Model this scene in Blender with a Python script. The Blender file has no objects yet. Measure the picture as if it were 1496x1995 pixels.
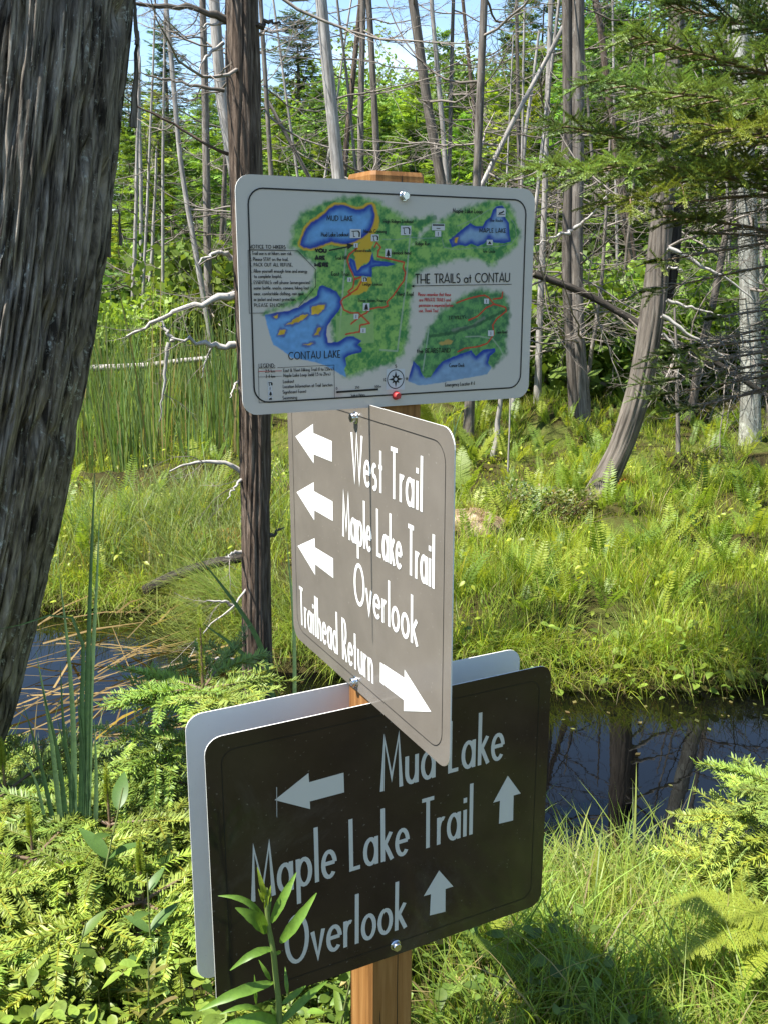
import bpy, math, random
import numpy as np
from mathutils import Matrix, Vector

# ------------------------------------------------------------------ camera, sky, sun, exposure
SC = bpy.context.scene
COL = SC.collection
PITCH, ROLL, FPX = 0.24953, 0.00614, 1852.9
CAMZ = 1.62
CAM = np.array([0.0, 0.0, CAMZ])
_r0 = np.array([1.0, 0, 0]); _f0 = np.array([0, math.cos(PITCH), -math.sin(PITCH)]); _u0 = np.array([0, math.sin(PITCH), math.cos(PITCH)])
CR = math.cos(ROLL) * _r0 + math.sin(ROLL) * _u0
CU = math.cos(ROLL) * _u0 - math.sin(ROLL) * _r0
cam = bpy.data.cameras.new('camera'); camo = bpy.data.objects.new('camera', cam); COL.objects.link(camo)
cam.sensor_fit = 'VERTICAL'; cam.sensor_height = 24.0; cam.lens = 24.0 * FPX / 1995.0
cam.clip_start = 0.05; cam.clip_end = 2000
m = Matrix.Identity(4)
for i in range(3):
    m[i][0] = CR[i]; m[i][1] = CU[i]; m[i][2] = -_f0[i]; m[i][3] = CAM[i]
camo.matrix_world = m
SC.camera = camo

YAW = 0.47368
U = np.array([math.cos(YAW), math.sin(YAW), 0.0]); N = np.array([math.sin(YAW), -math.cos(YAW), 0.0])
SUN_EL = math.radians(63.0); _e = math.radians(2.6)
_az = -U * math.cos(_e) - N * math.sin(_e)
TOSUN = np.array([_az[0] * math.cos(SUN_EL), _az[1] * math.cos(SUN_EL), math.sin(SUN_EL)])
w = bpy.data.worlds.new('World'); SC.world = w; w.use_nodes = True
nt = w.node_tree; nt.nodes.clear()
sky = nt.nodes.new('ShaderNodeTexSky'); sky.sky_type = 'NISHITA'; sky.sun_disc = False
sky.sun_elevation = SUN_EL; sky.sun_rotation = math.atan2(TOSUN[0], TOSUN[1])
sky.air_density = 1.15; sky.dust_density = 0.1; sky.ozone_density = 3.5
tc = nt.nodes.new('ShaderNodeTexCoord')
mp = nt.nodes.new('ShaderNodeMapping'); mp.inputs['Scale'].default_value = (1, 1, 2.6)
cn = nt.nodes.new('ShaderNodeTexNoise'); cn.inputs['Scale'].default_value = 3.1; cn.inputs['Detail'].default_value = 7
cr = nt.nodes.new('ShaderNodeValToRGB'); cr.color_ramp.elements[0].position = .58; cr.color_ramp.elements[1].position = .80
cm = nt.nodes.new('ShaderNodeMixRGB'); cm.inputs[2].default_value = (6.5, 6.9, 7.4, 1)
bg = nt.nodes.new('ShaderNodeBackground'); bg.inputs['Strength'].default_value = 0.10
ow = nt.nodes.new('ShaderNodeOutputWorld')
L = nt.links.new
L(tc.outputs['Generated'], mp.inputs['Vector']); L(mp.outputs[0], cn.inputs['Vector']); L(cn.outputs['Fac'], cr.inputs[0])
L(cr.outputs['Color'], cm.inputs[0]); L(sky.outputs[0], cm.inputs[1]); L(cm.outputs[0], bg.inputs['Color']); L(bg.outputs[0], ow.inputs['Surface'])
sl = bpy.data.lights.new('sun', 'SUN'); sl.energy = 5.0; sl.angle = math.radians(0.53); sl.color = (1, .955, .87)
so = bpy.data.objects.new('sun', sl); COL.objects.link(so)
so.rotation_euler = Vector(TOSUN).to_track_quat('Z', 'Y').to_euler(); so.location = (-6, -4, 12)
SC.view_settings.view_transform = 'Standard'; SC.view_settings.look = 'None'
SC.view_settings.exposure = 1.42; SC.view_settings.gamma = 1
SC.render.engine = 'CYCLES'
SC.cycles.max_bounces = 8; SC.cycles.diffuse_bounces = 3; SC.cycles.glossy_bounces = 3; SC.cycles.transmission_bounces = 4
SC.cycles.caustics_reflective = False; SC.cycles.caustics_refractive = False
SC.cycles.use_denoising = False if False else True

# ------------------------------------------------------------------ helpers
RNG = np.random.default_rng(7)
random.seed(7)
def nrm(v):
    v = np.asarray(v, float); return v / (np.linalg.norm(v, axis=-1, keepdims=True) + 1e-12)
def ray(px, py):
    return CR * ((px - 748) / FPX) + _f0 - CU * ((py - 997.5) / FPX)
def at(px, py, Y):
    """point of the place seen at a pixel of the photograph, Y metres ahead"""
    v = ray(px, py); return CAM + v * (Y / v[1])
def dep(P):
    return float(np.dot(np.asarray(P) - CAM, _f0))
def _h(ix, iy, s):
    n = (ix.astype(np.int64) * 374761393 + iy.astype(np.int64) * 668265263 + s * 974711) & 0x7fffffff
    n = ((n ^ (n >> 13)) * 1274126177) & 0x7fffffff
    return ((n ^ (n >> 16)) & 0xffff) / 65535.0
def vn(x, y, s=0):
    x = np.asarray(x, float); y = np.asarray(y, float)
    x, y = np.broadcast_arrays(x, y)
    ix = np.floor(x); iy = np.floor(y); fx = x - ix; fy = y - iy
    fx = fx * fx * (3 - 2 * fx); fy = fy * fy * (3 - 2 * fy)
    a = _h(ix, iy, s); b = _h(ix + 1, iy, s); c = _h(ix, iy + 1, s); d = _h(ix + 1, iy + 1, s)
    return a + (b - a) * fx + (c - a) * fy + (a - b - c + d) * fx * fy
def fbm(x, y, s=0, o=4):
    t = 0; a = .5
    for k in range(o):
        t = t + a * vn(x, y, s + k * 17); x = np.asarray(x) * 2.03; y = np.asarray(y) * 2.03; a *= .5
    return t
def sst(a, b, x):
    t = np.clip((x - a) / (b - a), 0, 1); return t * t * (3 - 2 * t)

def make_mesh(name, V, Fs, mats, col=None, smooth=True, tc=None, mi=None):
    """V (n,3); Fs list of (m,k) index arrays"""
    me = bpy.data.meshes.new(name)
    V = np.asarray(V, np.float32)
    Fs = [np.asarray(f, np.int32) for f in Fs if len(f)]
    me.vertices.add(len(V)); me.vertices.foreach_set('co', V.ravel())
    li = np.concatenate([f.ravel() for f in Fs]); lt = np.concatenate([np.full(len(f), f.shape[1], np.int32) for f in Fs])
    ls = np.concatenate([[0], np.cumsum(lt)[:-1]]).astype(np.int32)
    me.loops.add(len(li)); me.loops.foreach_set('vertex_index', li)
    me.polygons.add(len(lt)); me.polygons.foreach_set('loop_start', ls)
    if smooth: me.polygons.foreach_set('use_smooth', np.ones(len(lt), bool))
    if mi is not None: me.polygons.foreach_set('material_index', np.asarray(mi, np.int32))
    me.update(calc_edges=True)
    if col is not None:
        a = me.color_attributes.new('Col', 'FLOAT_COLOR', 'POINT')
        c = np.ones((len(V), 4), np.float32); c[:, :3] = col
        a.data.foreach_set('color', c.ravel())
    if tc is not None:
        a = me.attributes.new('tc', 'FLOAT_VECTOR', 'POINT'); a.data.foreach_set('vector', np.asarray(tc, np.float32).ravel())
    for mt in (mats if isinstance(mats, (list, tuple)) else [mats]): me.materials.append(mt)
    me.validate()
    return me
def link(name, me, parent=None, loc=None, label=None, cat=None, group=None, kind=None):
    o = bpy.data.objects.new(name, me); COL.objects.link(o)
    if parent is not None: o.parent = parent
    if loc is not None: o.location = loc
    return tag(o, label, cat, group, kind)
def tag(o, label=None, cat=None, group=None, kind=None):
    if label: o['label'] = label
    if cat: o['category'] = cat
    if group: o['group'] = group
    if kind: o['kind'] = kind
    return o
def empty(name, loc, label, cat, group=None):
    return link(name, None, None, tuple(float(q) for q in loc), label, cat, group)

class G:
    """accumulates vertices, faces and colours of one mesh"""
    def __init__(s): s.V = []; s.F = {}; s.C = []; s.T = []; s.n = 0
    def add(s, V, F, C=None, T=None):
        V = np.asarray(V, float)
        F = np.asarray(F, np.int64)
        s.F.setdefault(F.shape[1], []).append(F + s.n); s.V.append(V)
        s.C.append(np.broadcast_to(np.asarray((1, 1, 1) if C is None else C, float), V.shape))
        s.T.append(np.zeros_like(V) if T is None else T); s.n += len(V)
    def arrays(s):
        return np.concatenate(s.V), [np.concatenate(f) for f in s.F.values()], np.concatenate(s.C)
    def mesh(s, name, mat, smooth=True):
        V, F, C = s.arrays(); return make_mesh(name, V, F, mat, C, smooth, np.concatenate(s.T))
def tile(proto, R, S, T, C=None):
    """copies of proto (V,F,C) by rotations R(n,3,3), scales S(n)or(n,3), translations T(n,3), colours C(n,3) multiplied"""
    V, F, c0 = proto; n = len(T); S = np.asarray(S, float)
    if S.ndim == 1: S = np.repeat(S[:, None], 3, 1)
    W = np.einsum('nij,nvj->nvi', R, V[None] * S[:, None, :]) + T[:, None, :]
    cc = np.broadcast_to(c0[None], W.shape) if C is None else c0[None] * C[:, None, :]
    k = len(V)
    Fo = [(f[None] + (np.arange(n) * k)[:, None, None]).reshape(-1, f.shape[1]) for f in F]
    return W.reshape(-1, 3), Fo, cc.reshape(-1, 3)
def frames(d, up=None, roll=None):
    """matrices whose columns are (side, dir, normal); dir = local Y, normal = local Z"""
    d = nrm(d); n = len(d)
    up = np.broadcast_to(np.array([0, 0, 1.0]), d.shape) if up is None else up
    s = np.cross(d, up); bad = np.linalg.norm(s, axis=1) < 1e-4
    s[bad] = [1, 0, 0]; s = nrm(s); z = np.cross(s, d)
    if roll is not None:
        c = np.cos(roll)[:, None]; q = np.sin(roll)[:, None]; s, z = s * c + z * q, z * c - s * q
    return np.stack([s, d, z], 2)
def resample(P, n):
    """smooth path through points"""
    P = np.asarray(P, float)
    if len(P) == 2: return P[0] + (P[1] - P[0]) * np.linspace(0, 1, n)[:, None]
    t = np.concatenate([[0], np.cumsum(np.linalg.norm(np.diff(P[:, :3], axis=0), axis=1))]); t /= t[-1]
    m_ = np.gradient(P, t, axis=0)
    q = np.linspace(0, 1, n); i = np.clip(np.searchsorted(t, q, 'right') - 1, 0, len(P) - 2)
    h = (t[i + 1] - t[i])[:, None]; x = ((q - t[i])[:, None]) / h
    return ((2 * x**3 - 3 * x**2 + 1) * P[i] + (x**3 - 2 * x**2 + x) * h * m_[i] + (-2 * x**3 + 3 * x**2) * P[i + 1] + (x**3 - x**2) * h * m_[i + 1])
def tube(path, rad, sides=6, ridge=0, rf=8, seed=0, vs=1.5, crack=0):
    """swept tube, radius per ring; returns V, quads, tc"""
    P = np.asarray(path, float); n = len(P); rad = np.broadcast_to(np.asarray(rad, float), (n,))
    d = nrm(np.gradient(P, axis=0))
    ref = np.array([0, 1.0, 0]) if abs(d[:, 1]).mean() < .8 else np.array([1.0, 0, 0])
    a = nrm(np.cross(d, ref)); b = np.cross(d, a)
    th = np.linspace(0, 2 * math.pi, sides, endpoint=False)
    s = np.concatenate([[0], np.cumsum(np.linalg.norm(np.diff(P, axis=0), axis=1))])
    r = np.repeat(rad[:, None], sides, 1)
    if ridge:
        ct, st = np.cos(th), np.sin(th)
        X = (np.arange(sides) / sides * rf)[None, :]; Sg = s[:, None]
        def per(f, k, sd):   # ridges periodic in theta
            x = np.arange(sides)[None, :] / sides
            wob = (vn(Sg * 1.3, Sg * 0 + sd, sd) - .5) * .9 / f * 3
            xx = ((x + wob) % 1) * f
            n0 = vn(xx, Sg * k, sd); n1 = vn(xx - f, Sg * k, sd); q = xx / f
            return n0 * (1 - q) + n1 * q
        dsp = (per(rf, vs, seed + 3) - .5) * 1.0 + (per(rf * 2.3, vs * 2.1, seed + 9) - .5) * .6 + (per(max(3, rf // 4), vs * .5, seed + 21) - .5) * .9
        if crack: dsp = dsp * .5 - crack * sst(.16, .0, np.abs(per(rf * .6, vs * .7, seed + 33) - .5)) - crack * .5 * sst(.14, .0, np.abs(per(rf * 1.5, vs * 1.2, seed + 39) - .5))
        r = r * (1 + ridge * dsp)
    V = P[:, None, :] + r[:, :, None] * (np.cos(th)[None, :, None] * a[:, None, :] + np.sin(th)[None, :, None] * b[:, None, :])
    T = np.stack([np.broadcast_to(np.cos(th) * rad.mean(), (n, sides)), np.broadcast_to(np.sin(th) * rad.mean(), (n, sides)), np.broadcast_to(s[:, None], (n, sides))], 2)
    i = np.arange(n - 1)[:, None] * sides; j = np.arange(sides)[None, :]; j2 = (j + 1) % sides
    F = np.stack([i + j, i + j2, i + sides + j2, i + sides + j], 2).reshape(-1, 4)
    V = V.reshape(-1, 3); T = T.reshape(-1, 3)
    return V, F, T
def add_tube(g, path, rad, sides=6, C=None, **k):
    V, F, T = tube(path, rad, sides, **k); g.add(V, F[:, ::-1], C, T)

# ------------------------------------------------------------------ materials
def newmat(name):
    mt = bpy.data.materials.new(name); mt.use_nodes = True
    t = mt.node_tree; t.nodes.clear(); o = t.nodes.new('ShaderNodeOutputMaterial')
    return mt, t, o
def ramp(t, fac, stops):
    r = t.nodes.new('ShaderNodeValToRGB'); e = r.color_ramp.elements
    while len(e) < len(stops): e.new(.5)
    for k, (p, c) in enumerate(stops): e[k].position = p; e[k].color = (*c, 1)
    t.links.new(fac, r.inputs[0]); return r.outputs[0]
def noise(t, vec, scale, detail=5, rough=.6, dist=0.0, stretch=None):
    if stretch is not None:
        mp = t.nodes.new('ShaderNodeMapping'); mp.inputs['Scale'].default_value = stretch; t.links.new(vec, mp.inputs['Vector']); vec = mp.outputs[0]
    n = t.nodes.new('ShaderNodeTexNoise'); n.inputs['Scale'].default_value = scale; n.inputs['Detail'].default_value = detail
    n.inputs['Roughness'].default_value = rough; n.inputs['Distortion'].default_value = dist
    if vec is not None: t.links.new(vec, n.inputs['Vector'])
    return n.outputs['Fac']
def mix(t, fac, a, b, mode='MIX'):
    n = t.nodes.new('ShaderNodeMixRGB'); n.blend_type = mode
    for k, x in ((0, fac), (1, a), (2, b)):
        if isinstance(x, (int, float)): n.inputs[k].default_value = x
        elif isinstance(x, tuple): n.inputs[k].default_value = (*x, 1)
        else: t.links.new(x, n.inputs[k])
    return n.outputs[0]
def principled(t, o, color, rough=.6, spec=.3, bump=None, bstr=.4, bdist=.01, coat=0, metal=0):
    p = t.nodes.new('ShaderNodeBsdfPrincipled')
    if isinstance(color, tuple): p.inputs['Base Color'].default_value = (*color, 1)
    else: t.links.new(color, p.inputs['Base Color'])
    if isinstance(rough, (int, float)): p.inputs['Roughness'].default_value = rough
    else: t.links.new(rough, p.inputs['Roughness'])
    p.inputs['Specular IOR Level'].default_value = spec; p.inputs['Metallic'].default_value = metal
    p.inputs['Coat Weight'].default_value = coat; p.inputs['Coat Roughness'].default_value = .06
    if bump is not None:
        b = t.nodes.new('ShaderNodeBump'); b.inputs['Strength'].default_value = bstr; b.inputs['Distance'].default_value = bdist
        t.links.new(bump, b.inputs['Height']); t.links.new(b.outputs[0], p.inputs['Normal'])
    t.links.new(p.outputs[0], o.inputs['Surface']); return p
def attr(t, name):
    a = t.nodes.new('ShaderNodeAttribute'); a.attribute_name = name; return a
def leaf_mat(name, trans=.4, rough=.45, spec=.35, var=.0, vein=0, tint=(1, 1, 1), ttint=(1.15, 1.1, .45)):
    mt, t, o = newmat(name)
    c = attr(t, 'Col').outputs['Color']
    c = mix(t, 1.0, c, tint, 'MULTIPLY')
    if vein:
        tcn = t.nodes.new('ShaderNodeTexCoord').outputs['Object']
        c = mix(t, vein, c, ramp(t, noise(t, tcn, 55, 5, .7, .8), [(.32, (.62, .60, .5)), (.5, (1, 1, 1)), (.70, (1.35, 1.25, .9))]), 'MULTIPLY')
    if var:
        oi = t.nodes.new('ShaderNodeObjectInfo')
        hs = t.nodes.new('ShaderNodeHueSaturation')
        mr = t.nodes.new('ShaderNodeMapRange'); mr.inputs[3].default_value = .5 - var * .025; mr.inputs[4].default_value = .5 + var * .02
        mv = t.nodes.new('ShaderNodeMapRange'); mv.inputs[3].default_value = 1 - var * .35; mv.inputs[4].default_value = 1 + var * .45
        t.links.new(oi.outputs['Random'], mr.inputs[0]); t.links.new(mr.outputs[0], hs.inputs['Hue'])
        mu = t.nodes.new('ShaderNodeMath'); mu.operation = 'MULTIPLY'; mu.inputs[1].default_value = 7.31
        fr = t.nodes.new('ShaderNodeMath'); fr.operation = 'FRACT'
        t.links.new(oi.outputs['Random'], mu.inputs[0]); t.links.new(mu.outputs[0], fr.inputs[0]); t.links.new(fr.outputs[0], mv.inputs[0])
        t.links.new(mv.outputs[0], hs.inputs['Value']); t.links.new(c, hs.inputs['Color']); c = hs.outputs[0]
    p = t.nodes.new('ShaderNodeBsdfPrincipled'); p.inputs['Roughness'].default_value = rough; p.inputs['Specular IOR Level'].default_value = spec
    t.links.new(c, p.inputs['Base Color'])
    tr = t.nodes.new('ShaderNodeBsdfTranslucent'); t.links.new(mix(t, 1.0, c, ttint, 'MULTIPLY'), tr.inputs['Color'])
    ms = t.nodes.new('ShaderNodeMixShader'); ms.inputs[0].default_value = trans
    t.links.new(p.outputs[0], ms.inputs[1]); t.links.new(tr.outputs[0], ms.inputs[2]); t.links.new(ms.outputs[0], o.inputs['Surface'])
    return mt
def bark_mat(name, dark, mid, light, fleck=None, fthr=.62, scale=55, bstr=.9, bdist=.012, var=False, lo=.3, hi=.68):
    mt, t, o = newmat(name)
    v = attr(t, 'tc').outputs['Vector']
    n1 = noise(t, v, scale, 6, .65, .3, (1, 1, .07))
    n2 = noise(t, v, scale * .25, 4, .6, .4, (1, 1, .22))
    c = ramp(t, n1, [(lo, dark), (.5, mid), (hi, light)])
    c = mix(t, .55, c, ramp(t, n2, [(.3, (.45, .42, .4)), (.7, (1.35, 1.3, 1.25))]), 'MULTIPLY')
    if fleck:
        n3 = noise(t, v, scale * .9, 6, .8, .3, (1, 1, .35)); n4 = noise(t, v, 4.5, 3, .5, 0, (1, 1, .6))
        ma = t.nodes.new('ShaderNodeMath'); ma.operation = 'MULTIPLY_ADD'; ma.inputs[1].default_value = .35
        t.links.new(n4, ma.inputs[0]); t.links.new(n3, ma.inputs[2])
        f = ramp(t, ma.outputs[0], [(fthr + .1, (0, 0, 0)), (fthr + .18, (1, 1, 1))])
        c = mix(t, f, c, fleck)
    if var:
        oi = t.nodes.new('ShaderNodeObjectInfo'); c = mix(t, .8, c, ramp(t, oi.outputs['Random'], [(0, (.5, .46, .42)), (.5, (.85, .82, .78)), (1, (1.25, 1.22, 1.2))]), 'MULTIPLY')
    principled(t, o, c, .85, .2, n1, bstr, bdist)
    return mt
def plain(name, c, rough=.5, spec=.4, metal=0, coat=0):
    mt, t, o = newmat(name); principled(t, o, c, rough, spec, metal=metal, coat=coat); return mt

M = {}
M['leaf'] = leaf_mat('leaf', .5)
M['glossleaf'] = leaf_mat('broad_leaf', .4, .42, .35, vein=.75)
M['needle'] = leaf_mat('needle', .25, .45, .3)
M['tree'] = leaf_mat('tree_foliage', .4, .5, .25, var=1.0)
M['dead'] = bark_mat('dead_grey_wood', (.06, .052, .045), (.19, .172, .155), (.31, .29, .27), (.42, .42, .40), .68, 60, .6, .008, var=True)
M['pale'] = bark_mat('pale_dead_wood', (.15, .138, .125), (.34, .32, .30), (.50, .48, .455), None, .7, 70, .5, .006)
M['twig'] = bark_mat('dead_twig', (.13, .115, .10), (.25, .228, .205), (.36, .335, .305), None, .7, 90, .3, .003, var=True)
M['bleached'] = bark_mat('bleached_branch_wood', (.26, .24, .22), (.44, .42, .39), (.58, .56, .53), None, .7, 80, .4, .004)
M['trunkbig'] = bark_mat('fibrous_lichen_bark', (.03, .025, .021), (.18, .158, .132), (.34, .305, .26), (.46, .47, .43), .66, 125, 1.0, .012, lo=.38, hi=.62)
M['trunkdark'] = bark_mat('dark_cedar_bark', (.026, .019, .014), (.12, .088, .067), (.26, .21, .17), (.28, .27, .245), .72, 90, 1.0, .012)
M['curved'] = bark_mat('weathered_grey_wood', (.055, .046, .038), (.145, .126, .107), (.235, .21, .182), None, .7, 60, .6, .006)
M['lichen'] = bark_mat('lichen_crusted_bark', (.13, .125, .105), (.28, .28, .245), (.42, .42, .38), (.52, .53, .47), .58, 60, .6, .006)
M['brownbark'] = bark_mat('brown_live_bark', (.05, .04, .03), (.14, .11, .085), (.22, .18, .15), None, .7, 40, .8, .01)
M['blacklog'] = bark_mat('dark_wet_bark', (.012, .010, .008), (.04, .034, .028), (.09, .08, .07), None, .7, 50, .8, .01)
M['stem'] = leaf_mat('green_stem', .1, .5, .3)
# ------------------------------------------------------------------ ground shape (used everywhere)
WATER = -0.33
_fx = [-30, -4, -1.7, -1.15, -.8, -.2, .5, 1.2, 2, 4, 30]; _fy = [6.5, 5.3, 5.35, 5.25, 4.6, 4.4, 4.28, 4.25, 4.3, 4.5, 5.5]
_nx = [-30, -4, -1, 0, 1, 2, 4, 30]; _ny = [2.2, 3.1, 3.0, 2.8, 2.72, 2.8, 3.0, 3.2]
def ground(x, y):
    x = np.asarray(x, float); y = np.asarray(y, float)
    wob = (fbm(x * 2.1, y * 2.1, 5) - .47) * .35
    df = y - np.interp(x, _fx, _fy) + wob; dn = np.interp(x, _nx, _ny) - y + wob
    d = np.maximum(df, dn)          # <0 inside the channel
    far = df > dn
    zn = -.32 + .32 * sst(-.05, 1.0, dn) + .0 * x
    zf = -.34 + .11 * sst(-.05, .18, df) + .12 * sst(.15, .9, df) + .19 * sst(.6, 6.5, df) + .7 * sst(6, 22, df) + 3.0 * sst(22, 60, df)
    hum = (fbm(x * 1.7, y * 1.7, 11) - .47) * .55 * sst(.25, 1.0, df) + (fbm(x * .5, y * .5, 31) - .47) * .5 * sst(3, 9, df)
    z = np.where(far, zf + hum, zn + (fbm(x * 2.5, y * 2.5, 3) - .47) * .10 * sst(.1, .5, dn))
    z = np.where(d < 0, np.minimum(z, -.30 + np.maximum(d, -.6) * .7), z)
    return z
def gz(x, y): return float(ground(np.array([x]), np.array([y]))[0])
def on_ground(px, py):
    """where the sight line of a pixel meets the ground"""
    v = ray(px, py); t = np.linspace(1.2, 60, 6000); P = CAM + v[None] * t[:, None]
    k = np.argmax(P[:, 2] < ground(P[:, 0], P[:, 1])); return P[k]
def build_ground():
    def axis(a, b, c, d, fine, coarse):
        return np.unique(np.concatenate([np.geomspace(1, coarse, 26)[::-1] * -1 + a + 1, np.arange(a, b, fine), np.geomspace(1, coarse, 26) + b - 1]))
    xs = axis(-5, 5, 0, 0, .07, 400); ys = axis(-1, 13, 0, 0, .07, 400)
    X, Y = np.meshgrid(xs, ys); Z = ground(X, Y)
    V = np.stack([X, Y, Z], 2).reshape(-1, 3); nx = len(xs); ny = len(ys)
    i = np.arange(ny - 1)[:, None] * nx; j = np.arange(nx - 1)[None]
    F = np.stack([i + j, i + j + 1, i + nx + j + 1, i + nx + j], 2).reshape(-1, 4)
    mt, t, o = newmat('marsh_soil'); g = t.nodes.new('ShaderNodeNewGeometry').outputs['Position']
    c = ramp(t, noise(t, g, 1.6, 6, .65), [(.3, (.018, .014, .008)), (.48, (.05, .045, .016)), (.6, (.07, .09, .02)), (.75, (.13, .12, .04))])
    c = mix(t, .5, c, ramp(t, noise(t, g, 22, 5, .7), [(.3, (.5, .45, .4)), (.7, (1.5, 1.4, 1.2))]), 'MULTIPLY')
    principled(t, o, c, .95, .1, noise(t, g, 30, 6, .7), .8, .03)
    link('ground', make_mesh('ground', V, [F], mt), kind='structure')
    xs = np.linspace(-30, 30, 3); wv = np.array([[-40, 1.5, WATER], [40, 1.5, WATER], [40, 7.5, WATER], [-40, 7.5, WATER]])
    mt, t, o = newmat('still_dark_water'); g = t.nodes.new('ShaderNodeNewGeometry').outputs['Position']
    p = principled(t, o, (.002, .002, .002), .015, .5, noise(t, g, 6, 3, .5), .03, .01); p.inputs['IOR'].default_value = 1.4
    link('water', make_mesh('water', wv, [np.array([[0, 1, 2, 3]])], mt), kind='structure')
build_ground()

# ------------------------------------------------------------------ lettering: a geometric stroke alphabet
def arc(cx, cy, rx, ry, a0, a1, n=16):
    a = np.radians(np.linspace(a0, a1, n)); return list(zip(cx + rx * np.cos(a), cy + ry * np.sin(a)))
X_ = .54
def _glyphs():
    g = {}
    def s(c, adv, *st): g[c] = (adv, [list(q) for q in st])
    s('A', .62, [(.02, 0), (.31, 1), (.60, 0)], [(.12, .26), (.50, .26)])
    s('B', .48, [(.05, 0), (.05, 1)], [(.05, .96), (.22, .96)] + arc(.22, .73, .19, .23, 90, -90)[1:] + [(.05, .50)], [(.05, .04), (.24, .04)] + arc(.24, .27, .21, .23, -90, 90)[1:] + [(.05, .50)])
    s('C', .66, arc(.40, .5, .35, .46, 48, 312, 22))
    s('D', .64, [(.05, 0), (.05, 1)], [(.05, .96), (.2, .96)] + arc(.2, .5, .38, .46, 90, -90, 18) + [(.05, .04)])
    s('E', .42, [(.38, .96), (.05, .96), (.05, .04), (.38, .04)], [(.05, .38), (.33, .38)])
    s('F', .40, [(.38, .96), (.05, .96), (.05, 0)], [(.05, .40), (.32, .40)])
    s('G', .70, arc(.40, .5, .35, .46, 48, 345, 24) + [(.74, .40), (.45, .40)])
    s('H', .62, [(.05, 0), (.05, 1)], [(.57, 0), (.57, 1)], [(.05, .38), (.57, .38)])
    s('I', .14, [(.07, 0), (.07, 1)])
    s('J', .34, [(.28, 1), (.28, .25)] + arc(.13, .22, .15, .18, 0, -120, 9))
    s('K', .50, [(.05, 0), (.05, 1)], [(.46, 1), (.07, .42)], [(.17, .52), (.48, 0)])
    s('L', .40, [(.05, 1), (.05, .04), (.38, .04)])
    s('M', .76, [(.03, 0), (.12, .97), (.38, .22), (.64, .97), (.73, 0)])
    s('N', .64, [(.05, 0), (.05, .97), (.59, .03), (.59, 1)])
    s('O', .80, arc(.40, .5, .35, .46, 90, 450, 32))
    s('P', .46, [(.05, 0), (.05, 1)], [(.05, .96), (.22, .96)] + arc(.22, .69, .20, .27, 90, -90)[1:] + [(.05, .42)])
    s('R', .50, [(.05, 0), (.05, 1)], [(.05, .96), (.22, .96)] + arc(.22, .69, .20, .27, 90, -90)[1:] + [(.05, .42)], [(.2, .42), (.47, 0)])
    s('S', .46, arc(.23, .74, .17, .22, 40, 250, 14) + arc(.23, .28, .19, .24, 80, -140, 16))
    s('T', .50, [(.25, 0), (.25, .95)], [(.01, .96), (.49, .96)])
    s('U', .60, [(.05, 1), (.05, .32)] + arc(.30, .30, .25, .26, 180, 360, 16) + [(.55, .32), (.55, 1)])
    s('V', .60, [(.02, 1), (.30, 0), (.58, 1)])
    s('W', .88, [(.02, 1), (.24, .03), (.44, .97), (.64, .03), (.86, 1)])
    s('Y', .56, [(.02, 1), (.28, .48), (.54, 1)], [(.28, 0), (.28, .48)])
    r, cy = .21, .27
    s('a', .52, arc(.25, cy, r, .24, 0, 360, 24), [(.465, 0), (.465, X_)])
    s('b', .52, [(.055, 0), (.055, 1.03)], arc(.27, cy, r, .24, 0, 360, 24))
    s('c', .42, arc(.25, cy, r, .24, 50, 310, 18))
    s('d', .52, arc(.25, cy, r, .24, 0, 360, 24), [(.465, 0), (.465, 1.03)])
    s('e', .48, [(.05, .29), (.455, .29)], arc(.25, cy, r, .24, 5, 318, 22))
    s('f', .28, [(.12, 0), (.12, .80)] + arc(.24, .82, .12, .16, 180, 90, 7), [(.01, .5), (.26, .5)])
    s('g', .52, arc(.25, cy, r, .24, 0, 360, 24), [(.465, X_), (.465, -.1)] + arc(.26, -.1, .205, .18, 0, -150, 12))
    s('h', .48, [(.055, 0), (.055, 1.03)], [(.055, .30)] + arc(.24, .30, .185, .21, 180, 0, 14) + [(.425, 0)])
    s('i', .13, [(.065, 0), (.065, X_)], [(.065, .68), (.065, .78)])
    s('j', .15, [(.085, X_), (.085, -.22), (0, -.28)], arc(.085, .72, .03, .03, 0, 360, 9))
    s('k', .42, [(.055, 0), (.055, 1.03)], [(.36, X_), (.07, .26)], [(.14, .32), (.40, 0)])
    s('l', .13, [(.065, 0), (.065, 1.03)])
    s('m', .74, [(.055, 0), (.055, X_)], [(.055, .32)] + arc(.215, .32, .16, .19, 180, 0, 12) + [(.375, 0)], [(.375, .32)] + arc(.535, .32, .16, .19, 180, 0, 12) + [(.695, 0)])
    s('n', .48, [(.055, 0), (.055, X_)], [(.055, .30)] + arc(.24, .30, .185, .21, 180, 0, 14) + [(.425, 0)])
    s('o', .50, arc(.25, cy, r, .24, 90, 450, 26))
    s('p', .52, [(.055, -.30), (.055, X_)], arc(.27, cy, r, .24, 0, 360, 24))
    s('q', .52, arc(.25, cy, r, .24, 0, 360, 24), [(.465, -.30), (.465, X_)])
    s('r', .29, [(.055, 0), (.055, X_)], [(.055, .30)] + arc(.22, .30, .165, .20, 180, 70, 9))
    s('s', .36, arc(.18, .39, .12, .12, 40, 250, 11) + arc(.18, .155, .13, .13, 80, -140, 12))
    s('t', .28, [(.13, 0), (.13, .84)], [(.0, .51), (.27, .51)])
    s('u', .48, [(.055, X_), (.055, .26)] + arc(.24, .23, .185, .20, 180, 360, 14), [(.425, X_), (.425, 0)])
    s('v', .42, [(.02, X_), (.21, 0), (.40, X_)])
    s('w', .64, [(.02, X_), (.17, .02), (.32, .52), (.47, .02), (.62, X_)])
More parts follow.
